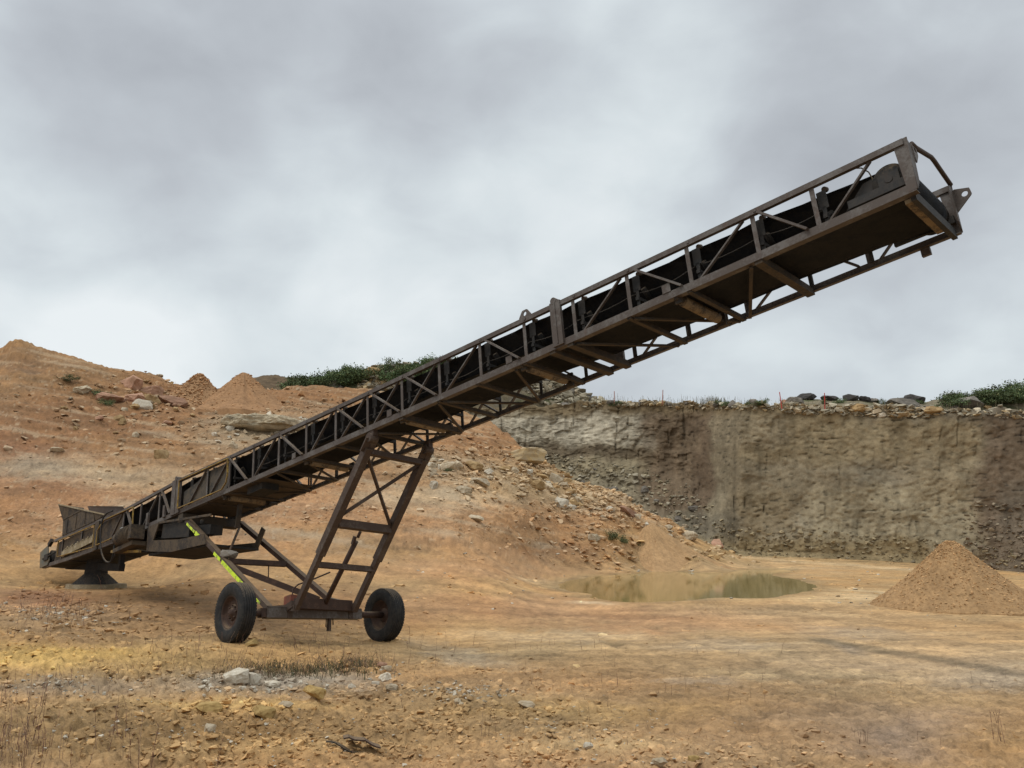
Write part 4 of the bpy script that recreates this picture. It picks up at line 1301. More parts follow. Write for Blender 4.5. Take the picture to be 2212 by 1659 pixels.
class MB:
    """collects bars, plates, tubes and lathes into one mesh"""
    def __init__(self):
        self.bm = bmesh.new()

    def prism(self, ring0, ring1):
        a = [self.bm.verts.new(p) for p in ring0]; b_ = [self.bm.verts.new(p) for p in ring1]
        n = len(a)
        for i in range(n):
            self.bm.faces.new((a[i], a[(i + 1) % n], b_[(i + 1) % n], b_[i]))
        self.bm.faces.new(a[::-1]); self.bm.faces.new(b_)

    def bar(self, p, q, w_, h_, up=(0, 0, 1), off=(0, 0)):
        p, q, up = Vector(p), Vector(q), Vector(up)
        d = (q - p).normalized()
        x = d.cross(up)
        if x.length < 1e-4: x = d.cross(Vector((0, 1, 0)))
        x.normalize(); y = x.cross(d)
        r = [(-1, -1), (1, -1), (1, 1), (-1, 1)]
        self.prism([p + x * (a * w_ / 2 + off[0]) + y * (b_ * h_ / 2 + off[1]) for a, b_ in r], [q + x * (a * w_ / 2 + off[0]) + y * (b_ * h_ / 2 + off[1]) for a, b_ in r])
        return self

    def angle(self, p, q, w_, h_, t=.012, up=(0, 0, 1), sx=1, sy=1):
        """L-section rolled angle"""
        p, q, up = Vector(p), Vector(q), Vector(up)
        d = (q - p).normalized(); x = d.cross(up).normalized(); y = x.cross(d)
        pr = [(0, 0), (w_, 0), (w_, t), (t, t), (t, h_), (0, h_)]
        f = lambda o: [o + x * a * sx + y * b_ * sy for a, b_ in pr]
        self.prism(f(p), f(q))
        return self

    def tube(self, pts, r, seg=10):
        pts = [Vector(p) for p in pts]; rings = []
        for i, p in enumerate(pts):
            d = (pts[min(i + 1, len(pts) - 1)] - pts[max(i - 1, 0)]).normalized()
            x = d.cross(Vector((0, 0, 1)))
            if x.length < 1e-3: x = d.cross(Vector((0, 1, 0)))
            x.normalize(); y = x.cross(d)
            rings.append([self.bm.verts.new(p + x * r * math.cos(2 * math.pi * k / seg) + y * r * math.sin(2 * math.pi * k / seg)) for k in range(seg)])
        for a, b_ in zip(rings, rings[1:]):
            for k in range(seg):
                self.bm.faces.new((a[k], a[(k + 1) % seg], b_[(k + 1) % seg], b_[k])).smooth = True
        self.bm.faces.new(rings[0][::-1]); self.bm.faces.new(rings[-1])
        return self

    def plate(self, pts, thick):
        """flat polygon given a thickness along its normal"""
        P = [Vector(p) for p in pts]
        nrm = Vector((0, 0, 0))
        for i in range(len(P)):
            nrm += (P[i] - P[0]).cross(P[(i + 1) % len(P)] - P[0])
        nrm.normalize()
        self.prism([p - nrm * thick / 2 for p in P], [p + nrm * thick / 2 for p in P])
        return self

    def lathe(self, prof, centre, seg=48, close=True):
        """profile of (radius, across) spun about the across axis of the machine"""
        c = Vector(centre); rings = []
        for k in range(seg):
            a = 2 * math.pi * k / seg
            rings.append([self.bm.verts.new(c + Vector((r * math.cos(a), wd, r * math.sin(a)))) for r, wd in prof])
        n = len(prof)
        for k in range(seg):
            a, b_ = rings[k], rings[(k + 1) % seg]
            for i in range(n if close else n - 1):
                j = (i + 1) % n
                self.bm.faces.new((a[i], a[j], b_[j], b_[i])).smooth = True
        return self

    def ring(self, outer, hole, r, thick, seg=24):
        """a plate with a round hole"""
        O = [Vector(p) for p in outer]; h = Vector(hole)
        nrm = (O[1] - O[0]).cross(O[2] - O[0]).normalized()
        ex = (O[1] - O[0]).normalized(); ey = nrm.cross(ex)
        fr = []
        for k in range(seg):
            a = 2 * math.pi * k / seg; d = ex * math.cos(a) + ey * math.sin(a); best = 9e9
            for i in range(len(O)):
                p, q = O[i], O[(i + 1) % len(O)]; e = q - p
                den_ = d.cross(e).dot(nrm)
                if abs(den_) < 1e-9: continue
                t_ = (p - h).cross(e).dot(nrm) / den_; u_ = (p - h).cross(d).dot(nrm) / den_
                if t_ > 1e-6 and -1e-6 <= u_ <= 1 + 1e-6: best = min(best, t_)
            fr.append((h + d * r, h + d * best))
        for sd_ in (-1, 1):
            pass
        L = [[self.bm.verts.new(v + nrm * thick / 2 * sd_) for v in pr] for sd_ in (-1, 1) for pr in fr]
        lo_, hi_ = L[:seg], L[seg:]
        for k in range(seg):
            j = (k + 1) % seg
            for quad in ((lo_[k][0], lo_[j][0], lo_[j][1], lo_[k][1]), (hi_[k][0], hi_[k][1], hi_[j][1], hi_[j][0]), (lo_[k][0], hi_[k][0], hi_[j][0], lo_[j][0]), (lo_[k][1], lo_[j][1], hi_[j][1], hi_[k][1])):
                self.bm.faces.new(quad)
        return self

    def build(self, name, mat, parent=None, off=None, label=None):
        if off is not None:
            bmesh.ops.translate(self.bm, vec=[-v for v in off], verts=self.bm.verts)
        bmesh.ops.recalc_face_normals(self.bm, faces=self.bm.faces[:])
        me = bpy.data.meshes.new(name); self.bm.to_mesh(me); self.bm.free()
        o = link(name, me, mat, parent)
        if label: o['label'] = label
        return o


# scrap in the foreground
P = ground_at(770, 1618); k = P[1] / F
t = bpy.data.objects.new('scrap_metal', None); C.objects.link(t); t.location = P
tag(t, 'bent rusty strip of scrap metal lying on the soil in the foreground', 'scrap metal')
mb = MB(); pts = [(-.03 + -.30 + i * .052, .03 * math.sin(i * .9), .035 + .05 * math.cos(i * .5)) for i in range(8)]
for a, b_ in zip(pts, pts[1:]): mb.bar(a, b_, .045, .012)
mb.build('strip', 'black_dark', t)
mb = MB(); pts = [(-.16 + i * .052, .0 + .012 * i, .125 - .0024 * i * i + .01 * math.sin(i * 2)) for i in range(8)]
for a, b_ in zip(pts, pts[1:]): mb.bar(a, b_, .17, .014, (.25, .1, 1))
mb.build('flap', 'rusty', t)

# slab under the tail foot
bm = bmesh.new()
rg = [(math.cos(a) * (.82 + .05 * math.sin(3 * a)), math.sin(a) * (.62 + .04 * math.cos(2 * a))) for a in np.linspace(0, 2 * np.pi, 22, endpoint=False)]
a = [bm.verts.new((x * 1.03, y * 1.03, -.05)) for x, y in rg]; b_ = [bm.verts.new((x, y, .085)) for x, y in rg]
for i in range(22): bm.faces.new((a[i], a[(i + 1) % 22], b_[(i + 1) % 22], b_[i]))
bm.faces.new(b_); bm.faces.new(a[::-1])
me = bpy.data.meshes.new('slab'); bm.to_mesh(me); bm.free()
o = link('footing_slab', me, 'concrete'); o.location = SLAB
tag(o, 'round pale slab on the ground under the tail foot of the conveyor', 'slab')

# ------------------------------------------------------------------ the conveyor (local axes: along the belt, across, up)
OFF = (0.42, BW / 2, HUBL[2] - TR)
conv = bpy.data.objects.new('stacker_conveyor', None); C.objects.link(conv)
M = Matrix((( A_[0], W_[0], N_[0]), (A_[1], W_[1], N_[1]), (A_[2], W_[2], N_[2])))
conv.matrix_world = Matrix.Translation(mach(*OFF)) @ M.to_4x4()
tag(conv, 'long rusty wheeled belt conveyor with a lattice truss rising to the right across the pit', 'conveyor')


def part(mb, name, mat, parent=conv, label=None):
    return mb.build(name, mat, parent, OFF, label)


def ntop(s):
    return np.interp(s, [-13, -12.3, -8.9, -7.3, -4.65, -2, 0, 3, 6, 9, 13], [.80, .86, .80, .74, .83, .79, .755, .715, .685, .655, .62])


def nbot(s):
    return np.interp(s, [-13, -11, -8.8, -7.5, -6, -4.65, -1.2, 3, 6, 9, 13], [.235, .13, .06, .04, .045, .055, .045, .035, .03, .03, .035])


SEG = [-13.0, -11.0, -8.8, -7.5, -6.0, -4.45, -1.2, 3, 6, 7.69, 10, 12.92]
for wd, sgn in ((0.0, 1), (BW, -1)):
    mb = MB()
    for a, b_ in zip(SEG, SEG[1:]):
        mb.bar((a, wd, nbot(a)), (b_, wd, nbot(b_)), .014, .105)
        fw = .085 if wd == 0 else .045
        mb.bar((a, wd + sgn * (.008 + fw / 2), nbot(a) - .0475), (b_, wd + sgn * (.008 + fw / 2), nbot(b_) - .0475), fw, .010)
    part(mb, 'bottom_chord', 'steel')
    mb = MB()
    for a, b_ in zip(SEG, SEG[1:]):
        a2 = max(a, -12.2)
        mb.bar((a2, wd, ntop(a2)), (b_, wd, ntop(b_)), .06, .075)
    for s in list(range(-4, 12)):                                    # bolt heads
        mb.bar((s + .06 - .02, wd - .034, ntop(s)), (s + .06 + .02, wd - .034, ntop(s)), .012, .035)
    part(mb, 'top_chord', 'steel')
    posts = [-11.6, -10.2, -7.45, -6.43, -5.39, -3, -2, -1, 0, 1, 2, 3, 4, 5, 6, 7, 8, 9, 10, 10.99, 11.79]
    for s in posts:
        mb = MB(); mb.angle((s - .025, wd, nbot(s) + .05), (s - .025, wd, ntop(s) - .04), .06, .05, .010, (0, 1, 0), -1, 1)
        part(mb, 'post', 'steel')
    dg = [(10.86, 10.14), (11.09, 11.66), (12.52, 11.93), (5.92, 5.15), (6.16, 6.88), (8.89, 8.16), (9.17, 9.87), (1.88, 1.17), (2.11, 2.90), (2.93, 2.17), (3.14, 3.96),
          (3.9, 3.19), (4.15, 4.94), (4.9, 4.2), (-.16, -.95), (.1, .91), (-1.95, -1.2), (-2.1, -2.9), (-3.1, -3.9), (-5.5, -6.25), (-5.23, -4.72), (-7.2, -6.75), (-7.55, -8.2)]
    for i, (a, b_) in enumerate(dg):
        o_ = .022 if a > b_ else -.022
        mb = MB(); mb.bar((a, wd + o_, ntop(a) - .03), (b_, wd + o_, nbot(b_) + .05), .03 if a < b_ else .022, .062 if a < b_ else .045, (0, 1, 0))
        part(mb, 'diagonal', 'steel')
    # bolted splice posts
    for s, wdt in ((7.69, .20), (-4.45, .42)):
        mb = MB(); mb.bar((s, wd - sgn * .02, nbot(s) - .03), (s, wd - sgn * .02, ntop(s) + .05), .05, wdt, (1, 0, 0))
        mb.bar((s, wd - sgn * .05, nbot(s)), (s, wd - sgn * .05, ntop(s) + .02), .014, .02, (1, 0, 0))
        mb.tube([(s - .02, wd - .05, ntop(s) + .07), (s - .02, wd + .05, ntop(s) + .07)], .055, 12)
        part(mb, 'splice_post', 'steel')
    # lifting eye
    s = 7.05
    mb = MB(); n_ = ntop(s)
    mb.ring([(s - .15, wd, n_ + .03), (s + .15, wd, n_ + .03), (s + .05, wd, n_ + .17), (s - .05, wd, n_ + .17)], (s, wd, n_ + .105), .036, .02)
    part(mb, 'lifting_eye', 'steel')
    # small upright lugs on the bottom chord
    for s in (3.66, .6, 6.65, 9.62):
        mb = MB(); mb.bar((s, wd - sgn * .012, nbot(s) + .05), (s, wd - sgn * .012, nbot(s) + .17), .012, .13, (1, 0, 0)); part(mb, 'lug', 'steel')
for s in (-5.9, -5.0):
    mb = MB(); mb.bar((s, -.03, .06), (s, -.03, .36), .05, .10, (1, 0, 0)); part(mb, 'lug', 'steel')

# belt: carrying run in a trough, around the head drum, return run below
HC = (12.66, .28); HR = .215


def belt_edge(s):
    return np.interp(s, [-13, -4, -.4, 3.7, 6, 8.15, 9.4, 12], [.74, .80, .775, .72, .70, .66, .63, .59])


def belt_dep(s):
    return np.interp(s, [4, 10], [.36, .28])


def belt_top(s):
    return belt_edge(s) - belt_dep(s)


mb = MB(); bm = mb.bm
sec = [(.18, 1), (.30, .68), (.45, .17), (.50, .0), (.94, .0), (.99, .17), (1.14, .68), (1.26, 1)]
ss = list(np.arange(-12.5, 11.7, .33)) + [11.9, 12.2, 12.66]
rows = []
for s in ss:
    fl = np.clip((s - 11.0) / 1.6, 0, 1)                             # the trough flattens towards the drum
    base = belt_top(s) * (1 - fl) + (HC[1] + HR) * fl
    sagv = .015 * math.cos(s * 2 * math.pi)
    rows.append([(s, wd, base + dz_ * belt_dep(s) * (1 - fl) + sagv * (1 - fl)) for wd, dz_ in sec])
for a in np.linspace(0, math.pi, 12)[1:]:
    rows.append([(HC[0] + HR * math.sin(a), wd, HC[1] + HR * math.cos(a)) for wd, _ in sec])
for s in [12.2, 11.7] + list(np.arange(11, -12.6, -.5)):
    nr = np.interp(s, [-12.6, -4, 5.5, 7.2, 8.5, 12.4], [.24, .22, .20, .14, .09, .07]) + .010 * math.sin(s * 3)
    rows.append([(s, .08 + (wd - .18) * .97, nr) for wd, _ in sec])
vr = [[bm.verts.new(p) for p in r] for r in rows]
for a, b_ in zip(vr, vr[1:]):
    for i in range(len(sec) - 1):
        bm.faces.new((a[i], a[i + 1], b_[i + 1], b_[i])).smooth = True
g = bmesh.ops.solidify(bm, geom=bm.faces[:], thickness=.014)
part(mb, 'belt', 'rubber')
# idlers: bracket plates, rollers
for s in [-3.95, -2.95, -1.95, -.95, .08, 1.08, 2.08, 3.08, 4.08, 5.08, 6.08, 7.08, 8.08, 9.08, 10.08, 11.02, 11.86]:
    t_, e_, d_ = belt_top(s), belt_edge(s), belt_dep(s)
    mb = MB()
    for wd in (.11, BW - .08):
        mb.bar((s, wd, e_ - .27), (s, wd, e_ - .03), .012, .12, (1, 0, 0))
        mb.bar((s, wd, nbot(s)), (s, wd, e_ - .24), .012, .05, (1, 0, 0))
    mb.bar((s, .08, t_ - .10), (s, BW - .06, t_ - .10), .05, .05)
    fr = part(mb, 'idler_frame', 'idler_dark')
    for q0, q1 in (((.27, d_ * .62), (.44, .04)), ((.50, -.06), (.94, -.06)), ((1.17, d_ * .62), (1.0, .04))):
        fl = np.clip((s - 11.0) / 1.6, 0, 1)
        mb = MB(); mb.tube([(s, q0[0], t_ + q0[1] * (1 - fl) - .06), (s, q1[0], t_ + q1[1] * (1 - fl) - .06)], .04, 12); part(mb, 'roller', 'black_dark', fr)
    mb = MB(); mb.tube([(s + .05, .10, e_ - .025), (s + .05, .17, e_ + .0)], .034, 12); part(mb, 'roller', 'under_steel', fr)
# return rollers below the truss
for s in (-2.3, .9, 3.9, 6.86, 9.72):
    mb = MB()
    mb.tube([(s, .20, -.02), (s, 1.06, -.02)], .075, 16)
    rr_ = part(mb, 'return_roller', 'dusty_roller')
    mb = MB(); mb.tube([(s, .02, -.02), (s, BW - .04, -.02)], .03, 8)
    mb.bar((s, 1.18, -.11), (s, 1.18, .12), .04, .14, (1, 0, 0))
    mb.bar((s, .09, -.09), (s, .09, .12), .04, .10, (1, 0, 0)); part(mb, 'roller_bracket', 'under_steel', rr_)
# cross members and wind bracing below
for s in (-11, -9.5, -7.5, -6, -3, -2, -1, 0, 1, 2, 3, 3.95, 4.95, 5.9, 6.95, 7.52, 7.87, 8.95, 9.94, 10.96):
    mb = MB(); h = .10 if s in (10.96, 7.52, 7.87, 3.95) else .06
    mb.bar((s, .012, nbot(s) - .045), (s, BW - .012, nbot(s) - .045), h * 1.1, h)
    part(mb, 'cross_member', 'under_steel')
for a, b_ in ((10.83, 10.05), (6.72, 6.0), (7.95, 8.85), (4.9, 4.05), (2.9, 2.05), (.9, .1), (-.1, -.9), (5.0, 5.85), (3.0, 3.85), (9.0, 9.9), (-2.0, -1.1)):
    mb = MB(); mb.bar((a, .06, nbot(a) - .075), (b_, BW - .05, nbot(b_) - .075), .045, .03); part(mb, 'wind_brace', 'under_steel')
# head end
mb = MB(); prof = [(.0, .06), (HR - .016, .06), (HR - .016, BW - .06), (.0, BW - .06)]
c = (HC[0], 0, HC[1])
mb.lathe(prof, c, 36, False); part(mb, 'head_drum', 'black_dark')
mb = MB(); mb.tube([(HC[0], .02, HC[1]), (HC[0], BW - .02, HC[1])], .045, 12)
mb.bar((HC[0] - .5, .05, HC[1] - .10), (HC[0] + .24, .05, HC[1] - .10), .05, .10)
mb.bar((HC[0] - .5, BW - .05, HC[1] - .10), (HC[0] + .24, BW - .05, HC[1] - .10), .05, .10)
mb.bar((HC[0] - .12, .06, HC[1]), (HC[0] + .12, .06, HC[1]), .06, .16); part(mb, 'drum_bearing', 'idler_dark')
mb = MB(); mb.plate([(12.10, .10, .15), (12.36, .10, .40), (12.66, .10, .43), (12.80, .10, .16)], .02); part(mb, 'drum_guard', 'idler_dark')
for wd, sgn in ((0, 1), (BW, -1)):
    mb = MB()
    mb.plate([(12.80, wd, ntop(12.9) + .045), (12.965, wd, ntop(12.9) + .045), (12.93, wd, .0), (12.83, wd, .0)], .018)
    mb.plate([(12.95, wd, ntop(12.9) + .04), (12.95, wd + sgn * .15, ntop(12.9) - .03), (12.94, wd + sgn * .09, .12), (12.93, wd, .0)], .016)
    part(mb, 'head_post', 'steel')
    mb = MB()
    if wd == 0:
        mb.ring([(12.96, .12, .66), (12.96, .27, .62), (12.96, .25, .52), (12.96, .12, .36)], (12.96, .19, .575), .035, .016)
    else:
        mb.ring([(12.93, wd, .60), (13.14, wd, .53), (13.15, wd, .44), (12.93, wd, .26)], (13.075, wd, .475), .038, .02)
    part(mb, 'lifting_eye', 'steel')
mb = MB(); mb.tube([(12.96, .14, .645), (12.96, .28, .655), (12.96, .86, .80), (12.96, .95, .79), (12.96, BW - .02, .655)], .028, 10); part(mb, 'head_hoop', 'leg_steel')
mb = MB(); mb.bar((12.84, .10, .0), (12.84, BW - .02, .0), .06, .13); ecb = part(mb, 'end_cross_beam', 'idler_dark')
mb = MB(); mb.bar((12.77, .13, -.03), (12.77, 1.12, -.035), .075, .05); part(mb, 'caked_dust', 'dusty_roller', ecb)
mb = MB(); mb.bar((12.48, BW, -.12), (12.48, BW, -.02), .05, .11, (1, 0, 0)); part(mb, 'lug', 'steel')
mb = MB(); mb.tube([(12.33, .04, .61), (12.40, .05, .58), (12.46, .07, .50), (12.48, .09, .40), (12.48, .10, .33)], .008, 6); part(mb, 'grease_hose', 'grey_green')
# hydraulic hose clipped along the truss
mb = MB(); pts = []
for s in np.arange(-1, 12, .14):
    f = s % 1.0
    pts.append((s, .145, nbot(s) + .335 - .07 * 4 * f * (1 - f) * (1 if int(s) % 2 else .6)))
mb.tube(pts, .007, 5); part(mb, 'hose', 'idler_dark')

# yellow framed guard panels on the near side
def guard(poly, fill, name='guard_panel'):
    f = MB()
    for a, b_ in zip(poly, poly[1:] + poly[:1]):
        f.bar((a[0], -.055, a[1]), (b_[0], -.055, b_[1]), .02, .032, (0, 1, 0))
    fr = part(f, name, 'yellow_paint')
    if fill:
        m2 = MB(); m2.plate([(a, -.047, b_) for a, b_ in poly], .006); part(m2, 'mesh_infill', fill, fr)


guard([(-4.27, .12), (-4.27, .80), (-2.0, .76), (-1.97, .42), (-2.02, .22), (-2.2, .10)], None)
mb = MB(); mb.plate([(-4.2, .05, .12), (-4.2, .05, .52), (-3.6, .05, .60), (-3.1, .05, .74), (-2.02, .05, .72), (-2.0, .05, .25), (-2.2, .05, .12)], .006); part(mb, 'guard_sheet', 'mesh_guard')
guard([(-11.72, .30), (-11.77, .78), (-9.2, .72), (-9.12, .11)], None)
guard([(-8.93, .12), (-8.95, .52), (-8.55, .73), (-6.75, .70), (-6.70, .12)], None)
mb = MB(); mb.bar((-9.02, -.03, .0), (-9.02, -.03, .78), .05, .26, (1, 0, 0)); part(mb, 'panel_post', 'muddy')
mb = MB(); mb.plate([(-12.2, .04, .20), (-12.1, .04, .78), (-7.5, .04, .70), (-7.5, .04, .06)], .01); part(mb, 'skirt_panel', 'muddy')
mb = MB(); mb.plate([(-12.2, BW - .04, .20), (-12.1, BW - .04, .78), (-7.5, BW - .04, .70), (-7.5, BW - .04, .06)], .01); part(mb, 'skirt_panel', 'muddy')
mb = MB(); mb.bar((-11.5, -.012, .33), (-9.3, -.012, .36), .03, .16)
for i in range(18): mb.bar((-11.4 + i * .12, -.012, .41), (-11.34 + i * .12, -.012, .43 + .03 * (i % 3)), .03, .05)
part(mb, 'spilled_dirt', 'concrete')
# tail drum end
mb = MB(); mb.plate([(-13.22, -.03, .70), (-12.65, -.03, .80), (-12.4, -.03, .32), (-12.5, -.03, .20), (-13.1, -.03, .20)], .03)
mb.plate([(-13.22, BW + .03, .70), (-12.65, BW + .03, .80), (-12.4, BW + .03, .32), (-12.5, BW + .03, .20), (-13.1, BW + .03, .20)], .03)
mb.bar((-13.2, 0, .48), (-13.2, BW, .48), .04, .42); part(mb, 'tail_plate', 'grey_green')
mb = MB(); mb.lathe([(.0, .06), (.22, .06), (.22, BW - .06), (.0, BW - .06)], (-12.6, 0, .44), 30, False); part(mb, 'tail_drum', 'black_dark')
mb = MB(); mb.bar((-12.75, -.05, .44), (-12.45, -.05, .44), .06, .18); mb.tube([(-12.9, -.06, .44), (-11.9, -.06, .46)], .02, 8)
mb.bar((-12.6, -.02, .80), (-12.4, -.02, .92), .09, .12); part(mb, 'take_up_bearing', 'black_dark')

# receiving hopper on the tail
hop = MB()
hop.plate([(-11.55, -.045, .88), (-11.6, -.045, 1.36), (-10.3, -.045, 1.36), (-9.35, -.045, 1.08), (-9.25, -.045, .84)], .012)
for s in (-11.2, -10.55, -9.9): hop.bar((s, -.056, .9), (s, -.056, 1.3), .012, .03, (0, 1, 0))
hop.bar((-11.6, -.05, 1.37), (-10.3, -.05, 1.37), .03, .04); hop.bar((-10.3, -.05, 1.37), (-9.35, -.05, 1.09), .03, .04)
hopper = part(hop, 'hopper', 'muddy')
mb = MB(); mb.plate([(-11.5, .10, .85), (-12.12, -.06, 1.93), (-8.55, -.06, .87), (-9.2, .10, .80)], .012); part(mb, 'flared_side', 'muddy', hopper)
mb = MB(); mb.bar((-12.12, -.06, 1.94), (-8.55, -.06, .88), .03, .035); part(mb, 'hopper_rim', 'concrete', hopper)
mb = MB(); mb.plate([(-11.9, BW - .30, .85), (-13.05, 1.12, 2.24), (-10.35, 1.12, 1.64), (-9.2, BW - .20, .80)], .012); part(mb, 'flared_side', 'leg_steel', hopper)
mb = MB(); mb.plate([(-11.5, .10, .85), (-12.12, -.06, 1.93), (-12.35, .75, 1.98), (-11.5, .9, .85)], .012); part(mb, 'tail_flap', 'muddy', hopper)

# drive motor, hoses, engine pod
mb = MB(); mb.tube([(-6.9, -.30, -.14), (-6.6, -.30, -.13)], .16, 16); mb.tube([(-6.6, -.30, -.13), (-6.0, -.28, -.16)], .22, 18); mb.bar((-6.0, -.28, -.14), (-5.82, -.28, -.14), .34, .34)
for i in range(7): mb.tube([(-6.55 + i * .075, -.29, -.14), (-6.53 + i * .075, -.29, -.14)], .235, 18)
mb.bar((-7.0, -.2, -.42), (-5.9, -.2, -.40), .34, .10); mb.bar((-6.4, -.16, -.45), (-6.4, -.02, .02), .2, .12); motor = part(mb, 'drive_motor', 'muddy')
mb = MB(); mb.tube([(-6.70, -.30, .05), (-6.62, -.32, .05)], .075, 14); part(mb, 'filter_cap', 'white_cap', motor)
for pts in ([(-8.0, -.07, .86), (-8.3, -.10, .87), (-8.52, -.12, .75), (-8.52, -.13, .45), (-8.45, -.14, .15), (-8.25, -.16, -.2), (-7.95, -.18, -.46), (-7.6, -.2, -.60), (-7.35, -.2, -.56), (-7.2, -.2, -.40), (-6.95, -.2, -.22)],
            [(-6.95, -.25, .1), (-7.05, -.32, -.2), (-7.0, -.34, -.5), (-7.2, -.3, -.62)]):
    # smooth the hose
    q = [Vector(p) for p in pts]
    for _ in range(2):
        q = [q[0]] + [v for a, b_ in zip(q, q[1:]) for v in (a * .75 + b_ * .25, a * .25 + b_ * .75)] + [q[-1]]
    mb = MB(); mb.tube(q, .022, 8); part(mb, 'hose', 'black_dark')
mb = MB()
fr_ = [(-5.75, -.05, .0), (-5.72, -.05, -.60), (-4.5, -.05, -.86), (-2.75, -.05, -.98), (-2.5, -.05, -.62)]
mb.plate([(-5.75, -.06, -.02), (-5.15, -.06, -.03), (-5.40, -.06, -.42), (-5.72, -.06, -.62)], .03)
mb.plate([(-5.72, -.06, -.62), (-5.40, -.06, -.42), (-4.0, -.06, -.66), (-2.85, -.06, -.76), (-2.75, -.06, -1.0), (-4.4, -.06, -.88)], .03)
mb.bar((-5.2, -.06, -.03), (-2.6, -.06, -.38), .03, .05)
pod = part(mb, 'engine_pod', 'muddy')
mb = MB(); mb.bar((-5.1, .25, -.25), (-3.7, .25, -.48), .5, .34); mb.tube([(-4.9, .2, -.05), (-4.3, .2, -.15)], .15, 14); mb.bar((-3.6, .3, -.5), (-3.0, .3, -.6), .3, .22)
mb.tube([(-3.5, .2, -.40), (-3.5, .2, -.28)], .05, 10); part(mb, 'engine', 'black_dark', pod)
mb = MB(); mb.bar((-5.75, .6, -.70), (-2.7, .6, -1.02), 1.2, .05); mb.plate([(-5.8, -.02, -.62), (-5.8, 1.2, -.62), (-7.6, 1.2, -.20), (-7.6, -.02, -.20)], .03)
part(mb, 'pod_floor', 'black_dark', pod)
mb = MB(); mb.plate([(-5.7, 1.2, -.25), (-5.72, 1.2, -.66), (-2.75, 1.2, -1.0), (-2.45, 1.2, -.62), (-2.6, 1.2, -.52), (-2.85, 1.2, -.84), (-5.3, 1.2, -.5), (-5.35, 1.2, -.25)], .03); part(mb, 'pod_side', 'muddy', pod)
mb = MB(); mb.bar((-2.55, .55, -.62), (-2.45, .55, -.10), .10, .06, (1, 0, 0)); part(mb, 'pod_hanger', 'under_steel', pod)
mb = MB(); mb.bar((-7.6, -.15, -.30), (-5.9, -.15, -.60), .06, .06); part(mb, 'pod_rail', 'yellow_paint', pod)
mb = MB(); mb.bar((-4.2, .0, -.12), (-4.2, BW, -.12), .24, .20); part(mb, 'cross_beam', 'under_steel')
mb = MB(); mb.plate([(-12.4, .05, .14), (-12.4, BW - .05, .14), (-7.5, BW - .05, -.04), (-7.5, .05, -.04)], .02); part(mb, 'belly_plate', 'black_dark')
mb = MB(); mb.plate([(-4.1, .05, .02), (-4.1, BW - .2, .02), (-.6, BW - .2, -.01), (-.6, .05, -.01)], .012); part(mb, 'belly_plate', 'under_steel')
mb = MB(); mb.bar((-1.45, .35, -.08), (-.85, .35, -.08), .4, .16); part(mb, 'counterweight', 'black_dark')

# tail foot
mb = MB()
mb.bar((-12.9, .7, .29), (-8.95, .7, -.42), .16, .20)
mb.bar((-12.55, .62, .20), (-12.55, .62, .62), .08, .12, (1, 0, 0))
mb.bar((-9.0, .7, -.42), (-9.05, .7, .05), .12, .14, (1, 0, 0))
part(mb, 'tail_beam', 'black_dark')
mb = MB(); bm = mb.bm
Rinv = np.stack([A_, W_, N_])
ct = Rinv @ (SLAB + np.array([0, 0, .09]) - P0); up = Rinv @ np.array([0, 0, 1.0]); ex = Rinv @ np.array([1, 0, 0.]); ey = Rinv @ np.array([0, 1, 0.])
lo = [ct + ex * a * .50 + ey * b_ * .38 for a, b_ in ((-1, -1), (1, -1), (1, 1), (-1, 1))]
hi = [ct + up * .28 + ex * a * .25 + ey * b_ * .20 for a, b_ in ((-1, -1), (1, -1), (1, 1), (-1, 1))]
mb.prism(lo, hi)
hi2 = [ct + up * .80 + ex * a * .20 + ey * b_ * .14 for a, b_ in ((-1, -1), (1, -1), (1, 1), (-1, 1))]
mb.prism([q + up * .003 for q in hi], hi2)
part(mb, 'tail_foot', 'black_dark')

# front legs: outer tubes with telescoping inner tubes
def leg_pt(n):
    return 3.09 + (n + .12) * (3.09 - .68) / (2.84 - .12)


for wd, sgn in ((0.0, 1), (BW, -1)):
    w0 = wd + sgn * .06
    mb = MB(); mb.bar((leg_pt(-.30), w0, -.30), (leg_pt(-1.97), w0, -1.97), .15, .14, (0, 1, 0))
    lg = part(mb, 'leg', 'leg_steel')
    mb = MB(); mb.tube([(leg_pt(-.15), w0 - .09, -.15), (leg_pt(-.15), w0 + .09, -.15)], .085, 18)
    mb.bar((leg_pt(-.15), w0 - .07, -.15), (leg_pt(-.36), w0 - .07, -.36), .03, .13, (0, 1, 0)); mb.bar((leg_pt(-.15), w0 + .07, -.15), (leg_pt(-.36), w0 + .07, -.36), .03, .13, (0, 1, 0))
    mb.bar((3.09, w0, -.12), (3.09, w0, .02), .10, .14, (1, 0, 0)); part(mb, 'pivot', 'leg_steel', lg)
    mb = MB(); mb.bar((leg_pt(-1.9), w0, -1.9), (leg_pt(-2.84), w0, -2.84), .11, .10, (0, 1, 0)); part(mb, 'inner_leg', 'leg_steel')
mb = MB(); mb.bar((leg_pt(-.33), .12, -.36), (leg_pt(-.33), BW - .12, -.36), .12, .10); part(mb, 'rung', 'leg_steel')
mb = MB(); mb.bar((leg_pt(-1.47) + .02, .12, -1.47), (leg_pt(-1.47) + .02, BW - .12, -1.47), .15, .15); part(mb, 'rung', 'leg_steel')
mb = MB(); mb.bar((leg_pt(-2.13), .10, -2.13), (leg_pt(-2.13), BW - .06, -2.13), .11, .10); part(mb, 'rung', 'leg_steel')
mb = MB(); mb.bar((leg_pt(-.42), .13, -.42), (leg_pt(-1.40), BW - .12, -1.40), .05, .06); part(mb, 'leg_brace', 'leg_steel')
